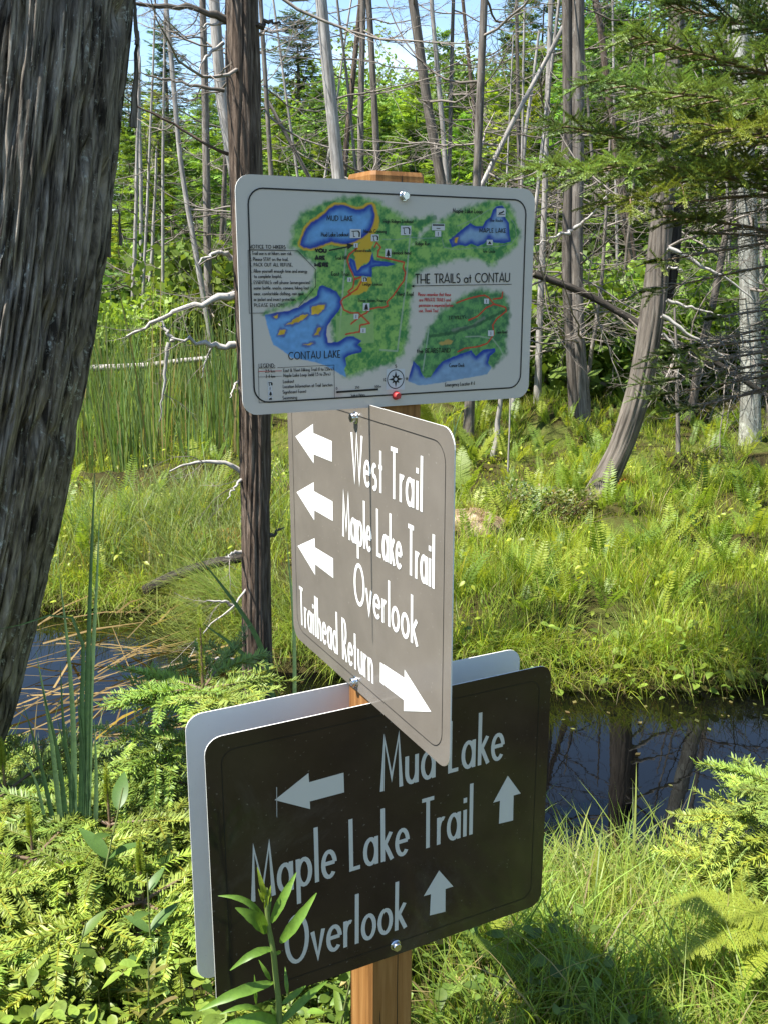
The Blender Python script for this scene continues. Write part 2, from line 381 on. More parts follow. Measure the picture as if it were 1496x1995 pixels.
    s('x', .40, [(.02, X_), (.38, 0)], [(.38, X_), (.02, 0)])
    s('y', .42, [(.02, X_), (.22, .02)], [(.40, X_), (.12, -.28)])
    s('z', .38, [(.03, .5), (.35, .5), (.03, .04), (.36, .04)])
    s('0', .5, arc(.25, .5, .2, .46, 90, 450, 22)); s('1', .25, [(.02, .8), (.15, .97), (.15, 0)])
    s('2', .46, arc(.23, .73, .18, .23, 160, -30, 12) + [(.04, .04), (.43, .04)])
    s('3', .44, arc(.2, .74, .17, .22, 140, -80, 12), arc(.2, .27, .2, .24, 85, -140, 13))
    s('4', .5, [(.36, 0), (.36, .97), (.03, .27), (.47, .27)])
    s('5', .44, [(.38, .96), (.1, .96), (.07, .57)] + arc(.2, .32, .2, .28, 110, -140, 14))
    s('.', .16, arc(.08, .04, .03, .03, 0, 360, 8)); s(',', .16, [(.09, .07), (.05, -.1)])
    s(':', .16, arc(.08, .06, .03, .03, 0, 360, 8), arc(.08, .42, .03, .03, 0, 360, 8))
    s('!', .16, [(.08, .28), (.08, 1)], arc(.08, .05, .03, .03, 0, 360, 8))
    s('(', .22, arc(.3, .45, .22, .62, 130, 230, 9)); s(')', .22, arc(-.08, .45, .22, .62, 50, -50, 9))
    s('-', .3, [(.04, .32), (.26, .32)]); s('&', .6, [(.55, 0), (.12, .72)] + arc(.24, .8, .13, .16, 190, -60, 10) + arc(.22, .24, .19, .22, 120, 350, 12) + [(.52, .5)])
    s('#', .5, [(.14, .1), (.2, .9)], [(.32, .1), (.38, .9)], [(.04, .35), (.46, .35)], [(.06, .65), (.48, .65)])
    s("'", .12, [(.06, .75), (.06, 1)]); s(' ', .27)
    return g
GL = _glyphs()
def ribbon(P, wd, z):
    P = np.asarray(P, float); keep = np.concatenate([[True], np.linalg.norm(np.diff(P, axis=0), axis=1) > 1e-7]); P = P[keep]
    closed = len(P) > 3 and np.linalg.norm(P[0] - P[-1]) < 1e-6
    if closed: P = P[:-1]
    n = len(P)
    d = nrm(np.diff(np.vstack([P, P[:1]]) if closed else P, axis=0))
    if closed: d0 = np.roll(d, 1, 0); d1 = d
    else: d0 = np.vstack([d[:1], d]); d1 = np.vstack([d, d[-1:]])
    t = nrm(d0 + d1); q = np.stack([-t[:, 1], t[:, 0]], 1)
    c = np.clip((q * np.stack([-d1[:, 1], d1[:, 0]], 1)).sum(1), .38, 1)
    q = q * (wd / 2 / c)[:, None]
    V = np.concatenate([np.c_[P + q, np.full(n, z)], np.c_[P - q, np.full(n, z)]])
    k = np.arange(n if closed else n - 1); k2 = (k + 1) % n
    return V, np.stack([k + n, k2 + n, k2, k], 1)
def text_geo(g, txt, origin, xdir, ydir, length, cap, sw, z, gap=.09, C=None):
    """lays txt from origin along xdir over a given length; cap = capital height; sw = stroke width (m)"""
    adv = [GL[c][0] for c in txt]; tot = sum(adv) + gap * (len(txt) - 1); kx = length / tot; x = 0
    lay = 0
    for c, a in zip(txt, adv):
        for st in GL[c][1]:
            Q = np.array([[(x + p[0]) * kx, p[1] * cap] for p in st])
            Wd = np.array([origin + xdir * q[0] + ydir * q[1] for q in Q])
            V, F = ribbon(Wd, sw, z + (lay % 4) * 5e-5); g.add(V, F, C); lay += 1
        x += a + gap

# ------------------------------------------------------------------ the signpost
PB = np.array([-.0007, 1.5188, 0.0]); PW = .089; PTOP = CAMZ + .140
def rounded(Wd, H, r, n=7):
    P = []
    for cx, cy, a in ((Wd / 2 - r, H / 2 - r, 0), (-Wd / 2 + r, H / 2 - r, 90), (-Wd / 2 + r, -H / 2 + r, 180), (Wd / 2 - r, -H / 2 + r, 270)):
        P += [(x, y) for x, y in arc(cx, cy, r, r, a, a + 90, n)]
    return np.array(P)
def slab(name, outline, z0, z1, mats, parent):
    """flat board with an outline; material 0 front, 1 edge and back"""
    n = len(outline); V = np.vstack([np.c_[outline, np.full(n, z1)], np.c_[outline, np.full(n, z0)]])
    k = np.arange(n); k2 = (k + 1) % n
    side = np.stack([k + n, k2 + n, k2, k], 1)
    me = bpy.data.meshes.new(name)
    me.from_pydata(V.tolist(), [], [list(range(n)), list(range(2 * n - 1, n - 1, -1))] + side.tolist())
    for mt in mats: me.materials.append(mt)
    mi = [0, 1] + [1] * n; me.polygons.foreach_set('material_index', mi); me.update()
    return link(name, me, parent)
def homog(px, uv):
    A = []
    for (x, y), (a, b) in zip(px, uv):
        A.append([x, y, 1, 0, 0, 0, -a * x, -a * y, -a]); A.append([0, 0, 0, x, y, 1, -b * x, -b * y, -b])
    Hm = np.linalg.svd(np.array(A))[2][-1].reshape(3, 3)
    def f(x, y):
        q = Hm @ np.array([x, y, 1.0]); return q[:2] / q[2]
    return f
root = empty('trail_signpost', PB, 'square wooden post carrying a map panel and three direction panels', 'signpost')
def panel_frame(o, center, xd, yd, zd):
    mm = Matrix.Identity(4); c = center - PB
    for i in range(3): mm[i][0] = xd[i]; mm[i][1] = yd[i]; mm[i][2] = zd[i]; mm[i][3] = c[i]
    o.matrix_local = mm
ZU = np.array([0, 0, 1.0])
def vinyl(name, c, rough=.25, spec=.5, coat=.0, mott=.12, bstr=.0):
    mt, t, o = newmat(name); tcn = t.nodes.new('ShaderNodeTexCoord').outputs['Object']
    n1 = noise(t, tcn, 9, 5, .6); n2 = noise(t, tcn, 260, 2, .5)
    col = mix(t, mott, c, ramp(t, n1, [(.3, tuple(x * .6 for x in c)), (.7, tuple(min(1, x * 1.5) for x in c))]))
    col = mix(t, ramp(t, noise(t, tcn, 3.2, 7, .72, .6), [(.56, (0, 0, 0)), (.78, (.10, .10, .10))]), col, (.42, .40, .37))
    col = mix(t, ramp(t, noise(t, tcn, 150, 2, .4), [(.70, (0, 0, 0)), (.76, (.22, .22, .22))]), col, (.45, .42, .36))
    r = ramp(t, n1, [(.3, (rough * .75,) * 3), (.7, (rough * 1.35,) * 3)])
    principled(t, o, col, r, spec, n2, .04, .001, coat=coat); return mt
M['edge'] = plain('cut_aluminium_edge', (.72, .71, .68), .4, .5)
M['mapgrey'] = vinyl('map_panel_grey', (.55, .50, .445), .4, .35)
M['taupe'] = vinyl('lit_brown_sign_film', (.175, .155, .132), .17, .5, 0, .25)  # brown sign film with its sunlit tone put into the colour
M['shaded_brown'] = vinyl('shaded_brown_sign_film', (.028, .020, .0155), .09, .5, 0, .6)  # same brown film, its shaded tone put into the colour
M['aluback'] = vinyl('bare_sign_back', (.76, .75, .72), .35, .4, 0, .1)
M['white'] = plain('white_reflective_film', (.86, .86, .85), .45, .3)
M['shaded_white'] = plain('shaded_white_film', (.56, .55, .52), .4, .3)  # white film of the dark panel, greyed in colour for the shade
M['black'] = plain('black_print', (.012, .012, .013), .4, .3)
M['scratch'] = plain('scratched_metal', (.5, .5, .49), .4, .4)
M['bolt'] = plain('zinc_bolt', (.62, .64, .66), .22, .5, metal=1)
M['boltred'] = plain('red_bolt_head', (.45, .05, .05), .4, .4)
def prt(mt_name):
    mt, t, o = newmat(mt_name); principled(t, o, attr(t, 'Col').outputs['Color'], .45, .3); return mt
M['print'] = prt('map_ink')

def post():
    c = .006; h = PW / 2
    prof = np.array([(-h + c, -h), (-h, -h + c), (-h, h - c), (-h + c, h), (h - c, h), (h, h - c), (h, -h + c), (h - c, -h)])
    prof = prof[::-1]
    V = []; zs = list(np.linspace(-.6, PTOP - .006, 40)) + [PTOP]
    for z in zs:
        k = 1 if z < PTOP else .96
        for a, b in prof: p = U * a * k + N * b * k; V.append((p[0], p[1], z))
    n = 8; F = []
    for i in range(len(zs) - 1):
        for j in range(n): j2 = (j + 1) % n; F.append((i * n + j, i * n + j2, (i + 1) * n + j2, (i + 1) * n + j))
    me = bpy.data.meshes.new('post'); me.from_pydata(V, [], F + [tuple(range((len(zs) - 1) * n, len(zs) * n))]); me.update()
    import bmesh
    bm = bmesh.new(); bm.from_mesh(me); bmesh.ops.recalc_face_normals(bm, faces=bm.faces); bm.to_mesh(me); bm.free()
    mt, t, o = newmat('stained_cedar'); tcn = t.nodes.new('ShaderNodeTexCoord').outputs['Object']
    n1 = noise(t, tcn, 55, 6, .65, .6, (1, 1, .035)); n2 = noise(t, tcn, 9, 4, .6, .3, (1, 1, .2))
    cc = ramp(t, n1, [(.3, (.16, .07, .02)), (.5, (.28, .13, .04)), (.7, (.40, .21, .075))])
    cc = mix(t, .45, cc, ramp(t, n2, [(.3, (.55, .5, .45)), (.7, (1.25, 1.2, 1.15))]), 'MULTIPLY')
    principled(t, o, cc, .6, .3, n1, .35, .004); me.materials.append(mt)
    po = link('post', me, root)
    for off, z0, z1 in ((.012, .0, .46), (-.018, .06, .3), (.006, PTOP - .09, PTOP - .004)):
        zz = np.linspace(z0, z1, 14); x = off + np.cumsum(RNG.normal(0, .0006, 14))
        wv = np.array([.0007] * 14); wv[0] = wv[-1] = .0001
        base = N * (h + .0006); g = G()
        V = np.concatenate([[base + U * (a + b) + ZU * z for a, b, z in zip(x, wv, zz)], [base + U * (a - b) + ZU * z for a, b, z in zip(x, wv, zz)]])
        k = np.arange(13); g.add(V, np.stack([k + 14, k + 15, k + 1, k], 1))
        link('crack', g.mesh('crack', M['black'], False), po)
post()

def border(parent, Wd, H, inset, r, lw, mat, z=.0004):
    o1 = rounded(Wd - 2 * inset, H - 2 * inset, r); P = np.vstack([o1, o1[:1]])
    V, F = ribbon(P, lw, z); g = G(); g.add(V, F); link('border_line', g.mesh('border_line', mat, False), parent)
def bolt(parent, uv, r=.0085, mat=None, rot=.2):
    g = G(); n = 20; a = np.linspace(0, 2 * math.pi, n, endpoint=False)
    for rr, z0, z1, k in ((r * 1.25, .0004, .002, 20), (r, .002, .009, 6)):
        a = np.linspace(0, 2 * math.pi, k, endpoint=False) + rot
        ring = lambda q, z: np.c_[uv[0] + q * np.cos(a), uv[1] + q * np.sin(a), np.full(k, z)]
        V = np.vstack([ring(rr, z0), ring(rr, z1 - .001), ring(rr * .88, z1), [[uv[0], uv[1], z1]]]); i = np.arange(k); i2 = (i + 1) % k
        g.add(V, np.vstack([np.stack([i, i2, i2 + k, i + k], 1), np.stack([i + k, i2 + k, i2 + 2 * k, i + 2 * k], 1)]))
        g.add(V[2 * k:], np.stack([i, i2, np.full(k, k)], 1))
    return link('bolt', g.mesh('bolt', mat or M['bolt'], False), parent)
def polyprint(name, pts, parent, mat, z):
    pts = np.asarray(pts); me = bpy.data.meshes.new(name)
    area = sum(pts[i][0] * pts[(i + 1) % len(pts)][1] - pts[(i + 1) % len(pts)][0] * pts[i][1] for i in range(len(pts)))
    if area < 0: pts = pts[::-1]
    me.from_pydata([(p[0], p[1], z) for p in pts], [], [list(range(len(pts)))]); me.materials.append(mat); me.update()
    return link(name, me, parent)
def panel_text(txt, h, parent, mat, p0, p1, ptop, sw, name='lettering', z=.0005, gap=.09):
    a, b, c = h(*p0), h(*p1), h(*ptop)
    xd = nrm(b - a); yd = np.array([-xd[1], xd[0]])
    g = G(); text_geo(g, txt, a, xd, yd, np.linalg.norm(b - a), abs(np.dot(c - a, yd)), sw, z, gap)
    return link(name, g.mesh(name, mat, False), parent)
TH = .002
def panel(name, label, center_off, zc, Wd, H, xd, zd, tilt, mats, corners, r=.028):
    yd = ZU * math.cos(tilt) + zd * math.sin(tilt); zn = np.cross(xd, yd)
    o = slab(name, rounded(Wd, H, r), -TH, 0, mats, root)
    panel_frame(o, PB + center_off + ZU * zc, xd, yd, zn); o['label'] = label
    f = homog(corners, [(-Wd / 2, H / 2), (Wd / 2, H / 2), (Wd / 2, -H / 2), (-Wd / 2, -H / 2)])
    return o, f
# --- dark panel
o, h0 = panel('direction_panel', 'shaded brown panel with dimmed white arrows to the lake, trail and overlook', N * (PW / 2 + .006) + U * -.00335, CAMZ - .95182, .65414, .50428, U, N, -.012,
              [M['shaded_brown'], M['edge']], [(404, 1440), (1070, 1294), (1056, 1757), (419, 1987)])
hd = lambda x, y: h0(340 + x / 1.968, 1230 + y / 1.968)
panel_text('Mud Lake', hd, o, M['shaded_white'], (795, 607), (1256, 482), (797, 404), .0076, gap=.13)
panel_text('Maple Lake Trail', hd, o, M['shaded_white'], (299, 1033), (1142, 768), (301, 820), .0076, gap=.13)
panel_text('Overlook', hd, o, M['shaded_white'], (424, 1287), (888, 1130), (424, 1092), .0076, gap=.12)
polyprint('arrow', [hd(*q) for q in [(390, 640), (520, 537), (522, 572), (653, 535), (655, 610), (524, 645), (525, 674)]], o, M['shaded_white'], .0005)
polyprint('arrow', [hd(*q) for q in [(1275, 545), (1325, 612), (1298, 620), (1297, 715), (1243, 728), (1246, 640), (1220, 648)]], o, M['shaded_white'], .0005)
polyprint('arrow', [hd(*q) for q in [(1015, 908), (1070, 970), (1040, 980), (1040, 1068), (980, 1083), (984, 1000), (956, 1008)]], o, M['shaded_white'], .0005)
polyprint('scratch', [hd(*q) for q in [(397, 590), (399.5, 592), (398.5, 708), (396.5, 700)]], o, M['scratch'], .0008)
border(o, .65414, .50428, .026, .022, .0012, M['black']); bolt(o, hd(849, 1200), .0085)
# --- bare back of the panel on the far side
o, _ = panel('panel_back', 'bare pale grey back of the panel bolted behind the post', -N * (PW / 2 + .003) + U * -.00668, CAMZ - .95643, .65425, .50754, U, N, 0, [M['aluback'], M['edge']], [(0, 0), (1, 0), (1, 1), (0, 1)])
# --- taupe panel, edge-on to the sun's shade line
o, h1 = panel('direction_panel', 'sunlit taupe panel with white arrows seen at a steep angle', -U * (PW / 2 + .006) + N * .0076, CAMZ - .44879, .59344, .49674, N, -U, .0101,
              [M['taupe'], M['edge']], [(565, 754), (882, 836), (877, 1508), (577, 1231)])
hb = lambda x, y: h1(540 + x / 3.836, 780 + y / 3.836)
panel_text('West Trail', hb, o, M['white'], (563, 594), (1078, 826), (563, 252), .0068, gap=.15)
panel_text('Maple Lake Trail', hb, o, M['white'], (500, 1008), (1168, 1396), (500, 686), .0068, gap=.15)
panel_text('Overlook', hb, o, M['white'], (583, 1495), (1048, 1828), (583, 1188), .0068, gap=.13)
panel_text('Trailhead Return', hb, o, M['white'], (190, 1650), (722, 2104), (190, 1376), .0064, gap=.16)
for q in ([(160, 290), (285, 197), (287, 263), (420, 318), (420, 467), (289, 415), (289, 480)], [(167, 690), (290, 617), (291, 682), (425, 755), (427, 897), (293, 820), (293, 893)],
          [(173, 1080), (295, 1023), (297, 1090), (428, 1170), (430, 1315), (298, 1213), (299, 1293)]):
    polyprint('arrow', [hb(*p) for p in q], o, M['white'], .0005)
hc = lambda x, y: h1(340 + x / 1.968, 1230 + y / 1.968)
polyprint('arrow', [hc(*p) for p in [(790, 110), (882, 172), (882, 140), (985, 305), (880, 300), (880, 258), (790, 187)]], o, M['white'], .0005)
border(o, .59344, .49674, .022, .03, .0011, M['black']); bolt(o, hb(588, 145), .008); bolt(o, hc(697, 183), .008)
# --- map panel
MW, MH = .49488, .32946
mo, hm = panel('map_panel', 'pale grey trail map panel painted with blue lakes and green woods', N * (PW / 2 + .006) + U * -.00599, CAMZ - .03972, MW, MH, U, N, -.0141,
               [M['mapgrey'], M['edge']], [(450, 341), (1041, 365), (1030, 776), (483, 808)], .022)
border(mo, MW, MH, .0175, .022, .0021, M['black'], .0010)
bolt(mo, hm(779, 382), .0062); bolt(mo, hm(772, 771), .0055, M['boltred'])
c3 = lambda x, y: hm(440 + x / 3.99, 320 + y / 3.99)
c4 = lambda x, y: hm(740 + x / 3.99, 320 + y / 3.99)
P3 = lambda *q: np.array([c3(*p) for p in q]); P4 = lambda *q: np.array([c4(*p) for p in q]); PP = lambda *q: np.array([hm(*p) for p in q])
def seg_d(X, Y, P, closed=True):
    d = np.full(X.shape, 9.0); n = len(P)
    for i in range(n if closed else n - 1):
        a, b = P[i], P[(i + 1) % n]; ab = b - a; L2 = ab @ ab + 1e-12
        t = np.clip(((X - a[0]) * ab[0] + (Y - a[1]) * ab[1]) / L2, 0, 1)
        d = np.minimum(d, np.hypot(X - a[0] - t * ab[0], Y - a[1] - t * ab[1]))
    return d
def sdf(X, Y, P):
    d = seg_d(X, Y, P); ins = np.zeros(X.shape, bool); n = len(P)
    for i in range(n):
        a, b = P[i], P[(i + 1) % n]
        c = (a[1] > Y) != (b[1] > Y); xx = a[0] + (Y - a[1]) * (b[0] - a[0]) / (b[1] - a[1] + 1e-12); ins ^= c & (X < xx)
    return np.where(ins, -d, d)
def map_print():
    nx, ny = 470, 310; mx, my = MW / 2 - .019, MH / 2 - .019
    X, Y = np.meshgrid(np.linspace(-mx, mx, nx), np.linspace(-my, my, ny))
    px = .00083
    base = np.array([.55, .50, .445]); C = np.broadcast_to(base, X.shape + (3,)).copy()
    n1 = fbm(X * 130, Y * 130, 1, 5) - .48; n2 = fbm(X * 420, Y * 420, 9, 3) - .45
    wx = X + (fbm(X * 220, Y * 220, 41, 3) - .45) * .004; wy = Y + (fbm(X * 220, Y * 220, 43, 3) - .45) * .004
    def over(c, a):
        nonlocal C
        C = C * (1 - a[..., None]) + np.asarray(c) * a[..., None]
    greens = [PP((560, 482), (564, 450), (580, 420), (608, 402), (648, 388), (692, 383), (727, 390), (757, 408), (790, 428), (836, 420), (842, 432), (815, 452), (800, 480), (806, 540), (800, 560), (796, 610), (792, 660), (786, 692), (765, 708), (735, 716), (708, 726), (682, 738), (668, 728), (655, 690), (640, 600), (600, 585), (560, 602), (515, 614), (560, 590), (606, 560), (612, 520), (580, 495)),
              PP((785, 520), (790, 480), (808, 465), (835, 440), (868, 420), (900, 405), (935, 392), (965, 384), (988, 395), (1002, 420), (1010, 450), (1008, 478), (990, 492), (972, 503), (957, 522), (930, 508), (900, 506), (860, 514), (832, 522), (800, 534)),
              PP((803, 705), (812, 692), (822, 668), (830, 642), (850, 612), (876, 592), (900, 573), (932, 564), (975, 570), (987, 582), (992, 610), (986, 650), (986, 690), (960, 718), (905, 722), (850, 742), (820, 740))]
    for k, g in enumerate(greens):
        d = sdf(wx, wy, g); a = sst(7 * px, -7 * px, d + n1 * 14 * px) * .95
        dk = np.array([.025, .19, .04]) if k < 2 else np.array([.018, .13, .045]); lt = np.array([.24, .44, .09]) if k < 2 else np.array([.11, .31, .08])
        m_ = np.clip(.5 + n1 * 2.6 + n2 * 1.4 + .02, 0, 1)[..., None]
        over(dk * (1 - m_) + lt * m_, a)
    for P, wd, c, al in ((P3((915, 660), (880, 1370)), 2.2, (.36, .40, .32), .7), (P4((210, 560), (180, 1000), (130, 1460), (0, 1450)), 2.2, (.36, .40, .32), .7), (P4((370, 1290), (330, 1610)), 2, (.34, .4, .32), .7),
                         (P4((660, 1350), (760, 1345), (870, 1365), (930, 1440), (960, 1500)), 1.8, (.32, .38, .28), .7), (P4((460, 580), (480, 650), (560, 665), (700, 655), (900, 640), (1010, 620), (1050, 560), (1040, 470), (990, 400), (940, 310), (860, 330), (700, 430), (580, 480)), .8, (.25, .28, .3), .7),
                         (P4((0, 590), (120, 590), (200, 570), (300, 580), (430, 575)), 1.1, (.22, .28, .26), .7), (P4((250, 480), (400, 410)), 6, (.03, .16, .06), .7), (P4((560, 1300), (700, 1275), (800, 1205)), 5, (.17, .18, .16), .7), (P4((380, 1345), (560, 1320), (760, 1250), (990, 1130)), 4, (.015, .07, .03), .7)):
        over(c, sst(wd * px, wd * .45 * px, seg_d(wx if wd > 3 else X, wy if wd > 3 else Y, P, False)) * al)
    over((.28, .42, .15), sst(1 * px, -1 * px, sdf(X, Y, P3((850, 1190), (1140, 1155), (1150, 1395), (1050, 1402), (860, 1382)))) * .8)
    yel = np.array([.58, .36, .03])
    def lake(P, rim=0, fade=None, l=(.13, .31, .58), dk=(.012, .045, .30)):
        d = sdf(X + (wx - X) * .5, Y + (wy - Y) * .5, P)
        if rim: over(yel, sst(rim * px, (rim - 2) * px, d + n1 * 3 * px)); over((.25, .12, .10), sst(1.6 * px, 0, np.abs(d - .6 * px)) * .7)
        m_ = sst(-13 * px, -1 * px, d + n1 * 6 * px)
        if fade is not None: m_ = m_ * fade
        cl = np.array(l) * (1 + n1[..., None] * .5) * (1 - m_[..., None]) + np.array(dk) * m_[..., None]
        over(cl, sst(.8 * px, -.8 * px, d))
    mud = P3((560, 640), (575, 575), (600, 510), (640, 465), (690, 435), (735, 400), (780, 350), (830, 325), (890, 325), (940, 345), (990, 360), (1040, 350), (1080, 325), (1105, 320), (1115, 350), (1130, 400), (1125, 450), (1110, 500), (1080, 545), (1030, 585), (980, 610), (920, 630), (860, 625), (800, 610), (750, 630), (700, 650), (640, 665), (590, 660))
    over(yel, sst(1 * px, -1 * px, sdf(wx, wy, P3((1100, 320), (1130, 315), (1165, 420), (1160, 500), (1120, 570), (1090, 560), (1120, 480), (1125, 400)))))
    over(yel, sst(1 * px, -1 * px, sdf(wx, wy, P3((1030, 600), (1090, 555), (1125, 590), (1110, 660), (1060, 680), (1115, 700), (1105, 760), (1045, 790), (1005, 850), (980, 800), (990, 740), (970, 715), (1000, 650)))))
    over(yel, sst(1 * px, -1 * px, sdf(wx, wy, P3((945, 1025), (1005, 950), (1030, 895), (1110, 885), (1125, 930), (1085, 990), (1030, 1025)))))
    lake(mud, 5.5)
    lake(P3((950, 735), (985, 760), (1005, 835), (1040, 800), (1095, 775), (1120, 690), (1132, 755), (1240, 768), (1300, 785), (1240, 800), (1150, 803), (1118, 812), (1122, 885), (1050, 878), (985, 878), (940, 780)))
    con = P3((305, 1180), (380, 1165), (480, 1150), (560, 1120), (640, 1070), (700, 1030), (705, 1000), (720, 960), (740, 950), (800, 975), (850, 1000), (880, 1050), (890, 1100), (870, 1150), (840, 1190), (810, 1230), (785, 1270), (780, 1330), (800, 1395), (870, 1390), (930, 1350), (990, 1345), (1050, 1380), (1020, 1410), (1060, 1440), (1050, 1470), (960, 1490), (930, 1510), (940, 1560), (925, 1600), (940, 1660), (900, 1640), (840, 1600), (760, 1560), (640, 1530), (520, 1510), (450, 1450), (380, 1410), (345, 1320), (320, 1230))
    a0, a1 = c3(330, 1250), c3(820, 1560); nv = np.array([-(a1 - a0)[1], (a1 - a0)[0]]); sd = ((X - a0[0]) * nv[0] + (Y - a0[1]) * nv[1]) / np.linalg.norm(nv)
    lake(con, 0, sst(2 * px, 22 * px, sd))
    lake(P4((515, 590), (560, 560), (600, 520), (640, 490), (680, 455), (720, 480), (780, 480), (800, 440), (840, 410), (860, 350), (890, 320), (940, 315), (960, 350), (960, 410), (990, 450), (995, 540), (1005, 600), (950, 615), (870, 610), (830, 580), (790, 620), (740, 640), (690, 620), (650, 640), (600, 630), (540, 650)), l=(.22, .34, .50))
    b0, b1 = c4(250, 1700), c4(860, 1600); nv = np.array([-(b1 - b0)[1], (b1 - b0)[0]]); sd = ((X - b0[0]) * nv[0] + (Y - b0[1]) * nv[1]) / np.linalg.norm(nv)
    lake(P4((255, 1535), (300, 1580), (325, 1640), (350, 1672), (390, 1660), (430, 1600), (480, 1540), (560, 1505), (640, 1475), (705, 1455), (740, 1500), (800, 1450), (890, 1440), (895, 1465), (850, 1500), (835, 1550), (865, 1590), (830, 1640), (700, 1665), (550, 1690), (400, 1715), (300, 1725), (215, 1690)), 0, sst(-2 * px, 14 * px, sd), l=(.20, .31, .46))
    for P in (P3((410, 1340), (430, 1290), (470, 1300), (455, 1335)), P3((470, 1262), (540, 1210), (600, 1175), (640, 1180), (600, 1220), (530, 1250)), P3((660, 1175), (665, 1125), (710, 1105), (770, 1105), (760, 1140), (710, 1172)), P3((690, 1335), (720, 1270), (742, 1280), (722, 1335)), P3((610, 1410), (690, 1395), (650, 1418)), P3((370, 1195), (410, 1180), (395, 1210)), P4((560, 575), (590, 570), (580, 620), (560, 610))):
        d = sdf(wx, wy, P); over((.05, .05, .24), sst(6 * px, 1 * px, d + n1 * 4 * px) * .75); over(yel * (1 + n1[..., None]), sst(.8 * px, -.8 * px, d))
    over((.5, .3, .08), sst(1 * px, -1 * px, sdf(wx, wy, P4((450, 1395), (520, 1370), (560, 1380), (540, 1410), (470, 1415)))) * .8)
    red = (.52, .045, .02)
    tr = [P3((1000, 660), (940, 710), (925, 750), (945, 810), (965, 850), (985, 900), (975, 970), (940, 1000), (960, 1020), (900, 1055), (885, 1080), (910, 1140), (960, 1165), (1020, 1165), (1045, 1185), (1085, 1165), (1110, 1135), (1180, 1120), (1207, 1125), (1247, 1110), (1237, 1080), (1287, 1030), (1317, 980), (1367, 910), (1377, 850), (1357, 810), (1367, 770), (1257, 745), (1160, 725), (1165, 680), (1182, 655), (1150, 615), (1135, 650)),
          P3((1045, 1185), (970, 1250)), P3((1045, 1185), (1110, 1245), (1040, 1260), (1035, 1310), (930, 1330)), P3((985, 905), (1035, 885)), P3((940, 1025), (1010, 980), (1040, 920)),
          P4((585, 1085), (650, 1060), (720, 1040), (800, 1025), (830, 1040), (880, 1095), (970, 1120), (975, 1150), (900, 1210), (870, 1260), (880, 1330), (830, 1400), (760, 1425), (650, 1440), (600, 1465)), P4((870, 1055), (940, 1045), (945, 1000)), P4((880, 1095), (820, 1120), (750, 1190), (680, 1220))]
    for P in tr: over(red, sst(1.9 * px, .9 * px, seg_d(X + (wx - X) * .25, Y + (wy - Y) * .25, P, False)))
    i0 = c3(860, 1700); over((.48, .30, .28), sst(.012, .0, np.hypot(X - i0[0] - .004, (Y - i0[1] + .018) * .8)) * .5)
    V = np.stack([X, Y, np.full_like(X, .0003)], 2).reshape(-1, 3)
    i = np.arange(ny - 1)[:, None] * nx; j = np.arange(nx - 1)[None]
    F = np.stack([i + j, i + j + 1, i + nx + j + 1, i + nx + j], 2).reshape(-1, 4)
    link('map_picture', make_mesh('map_picture', V, [F], M['print'], C.reshape(-1, 3), False), mo)
map_print()
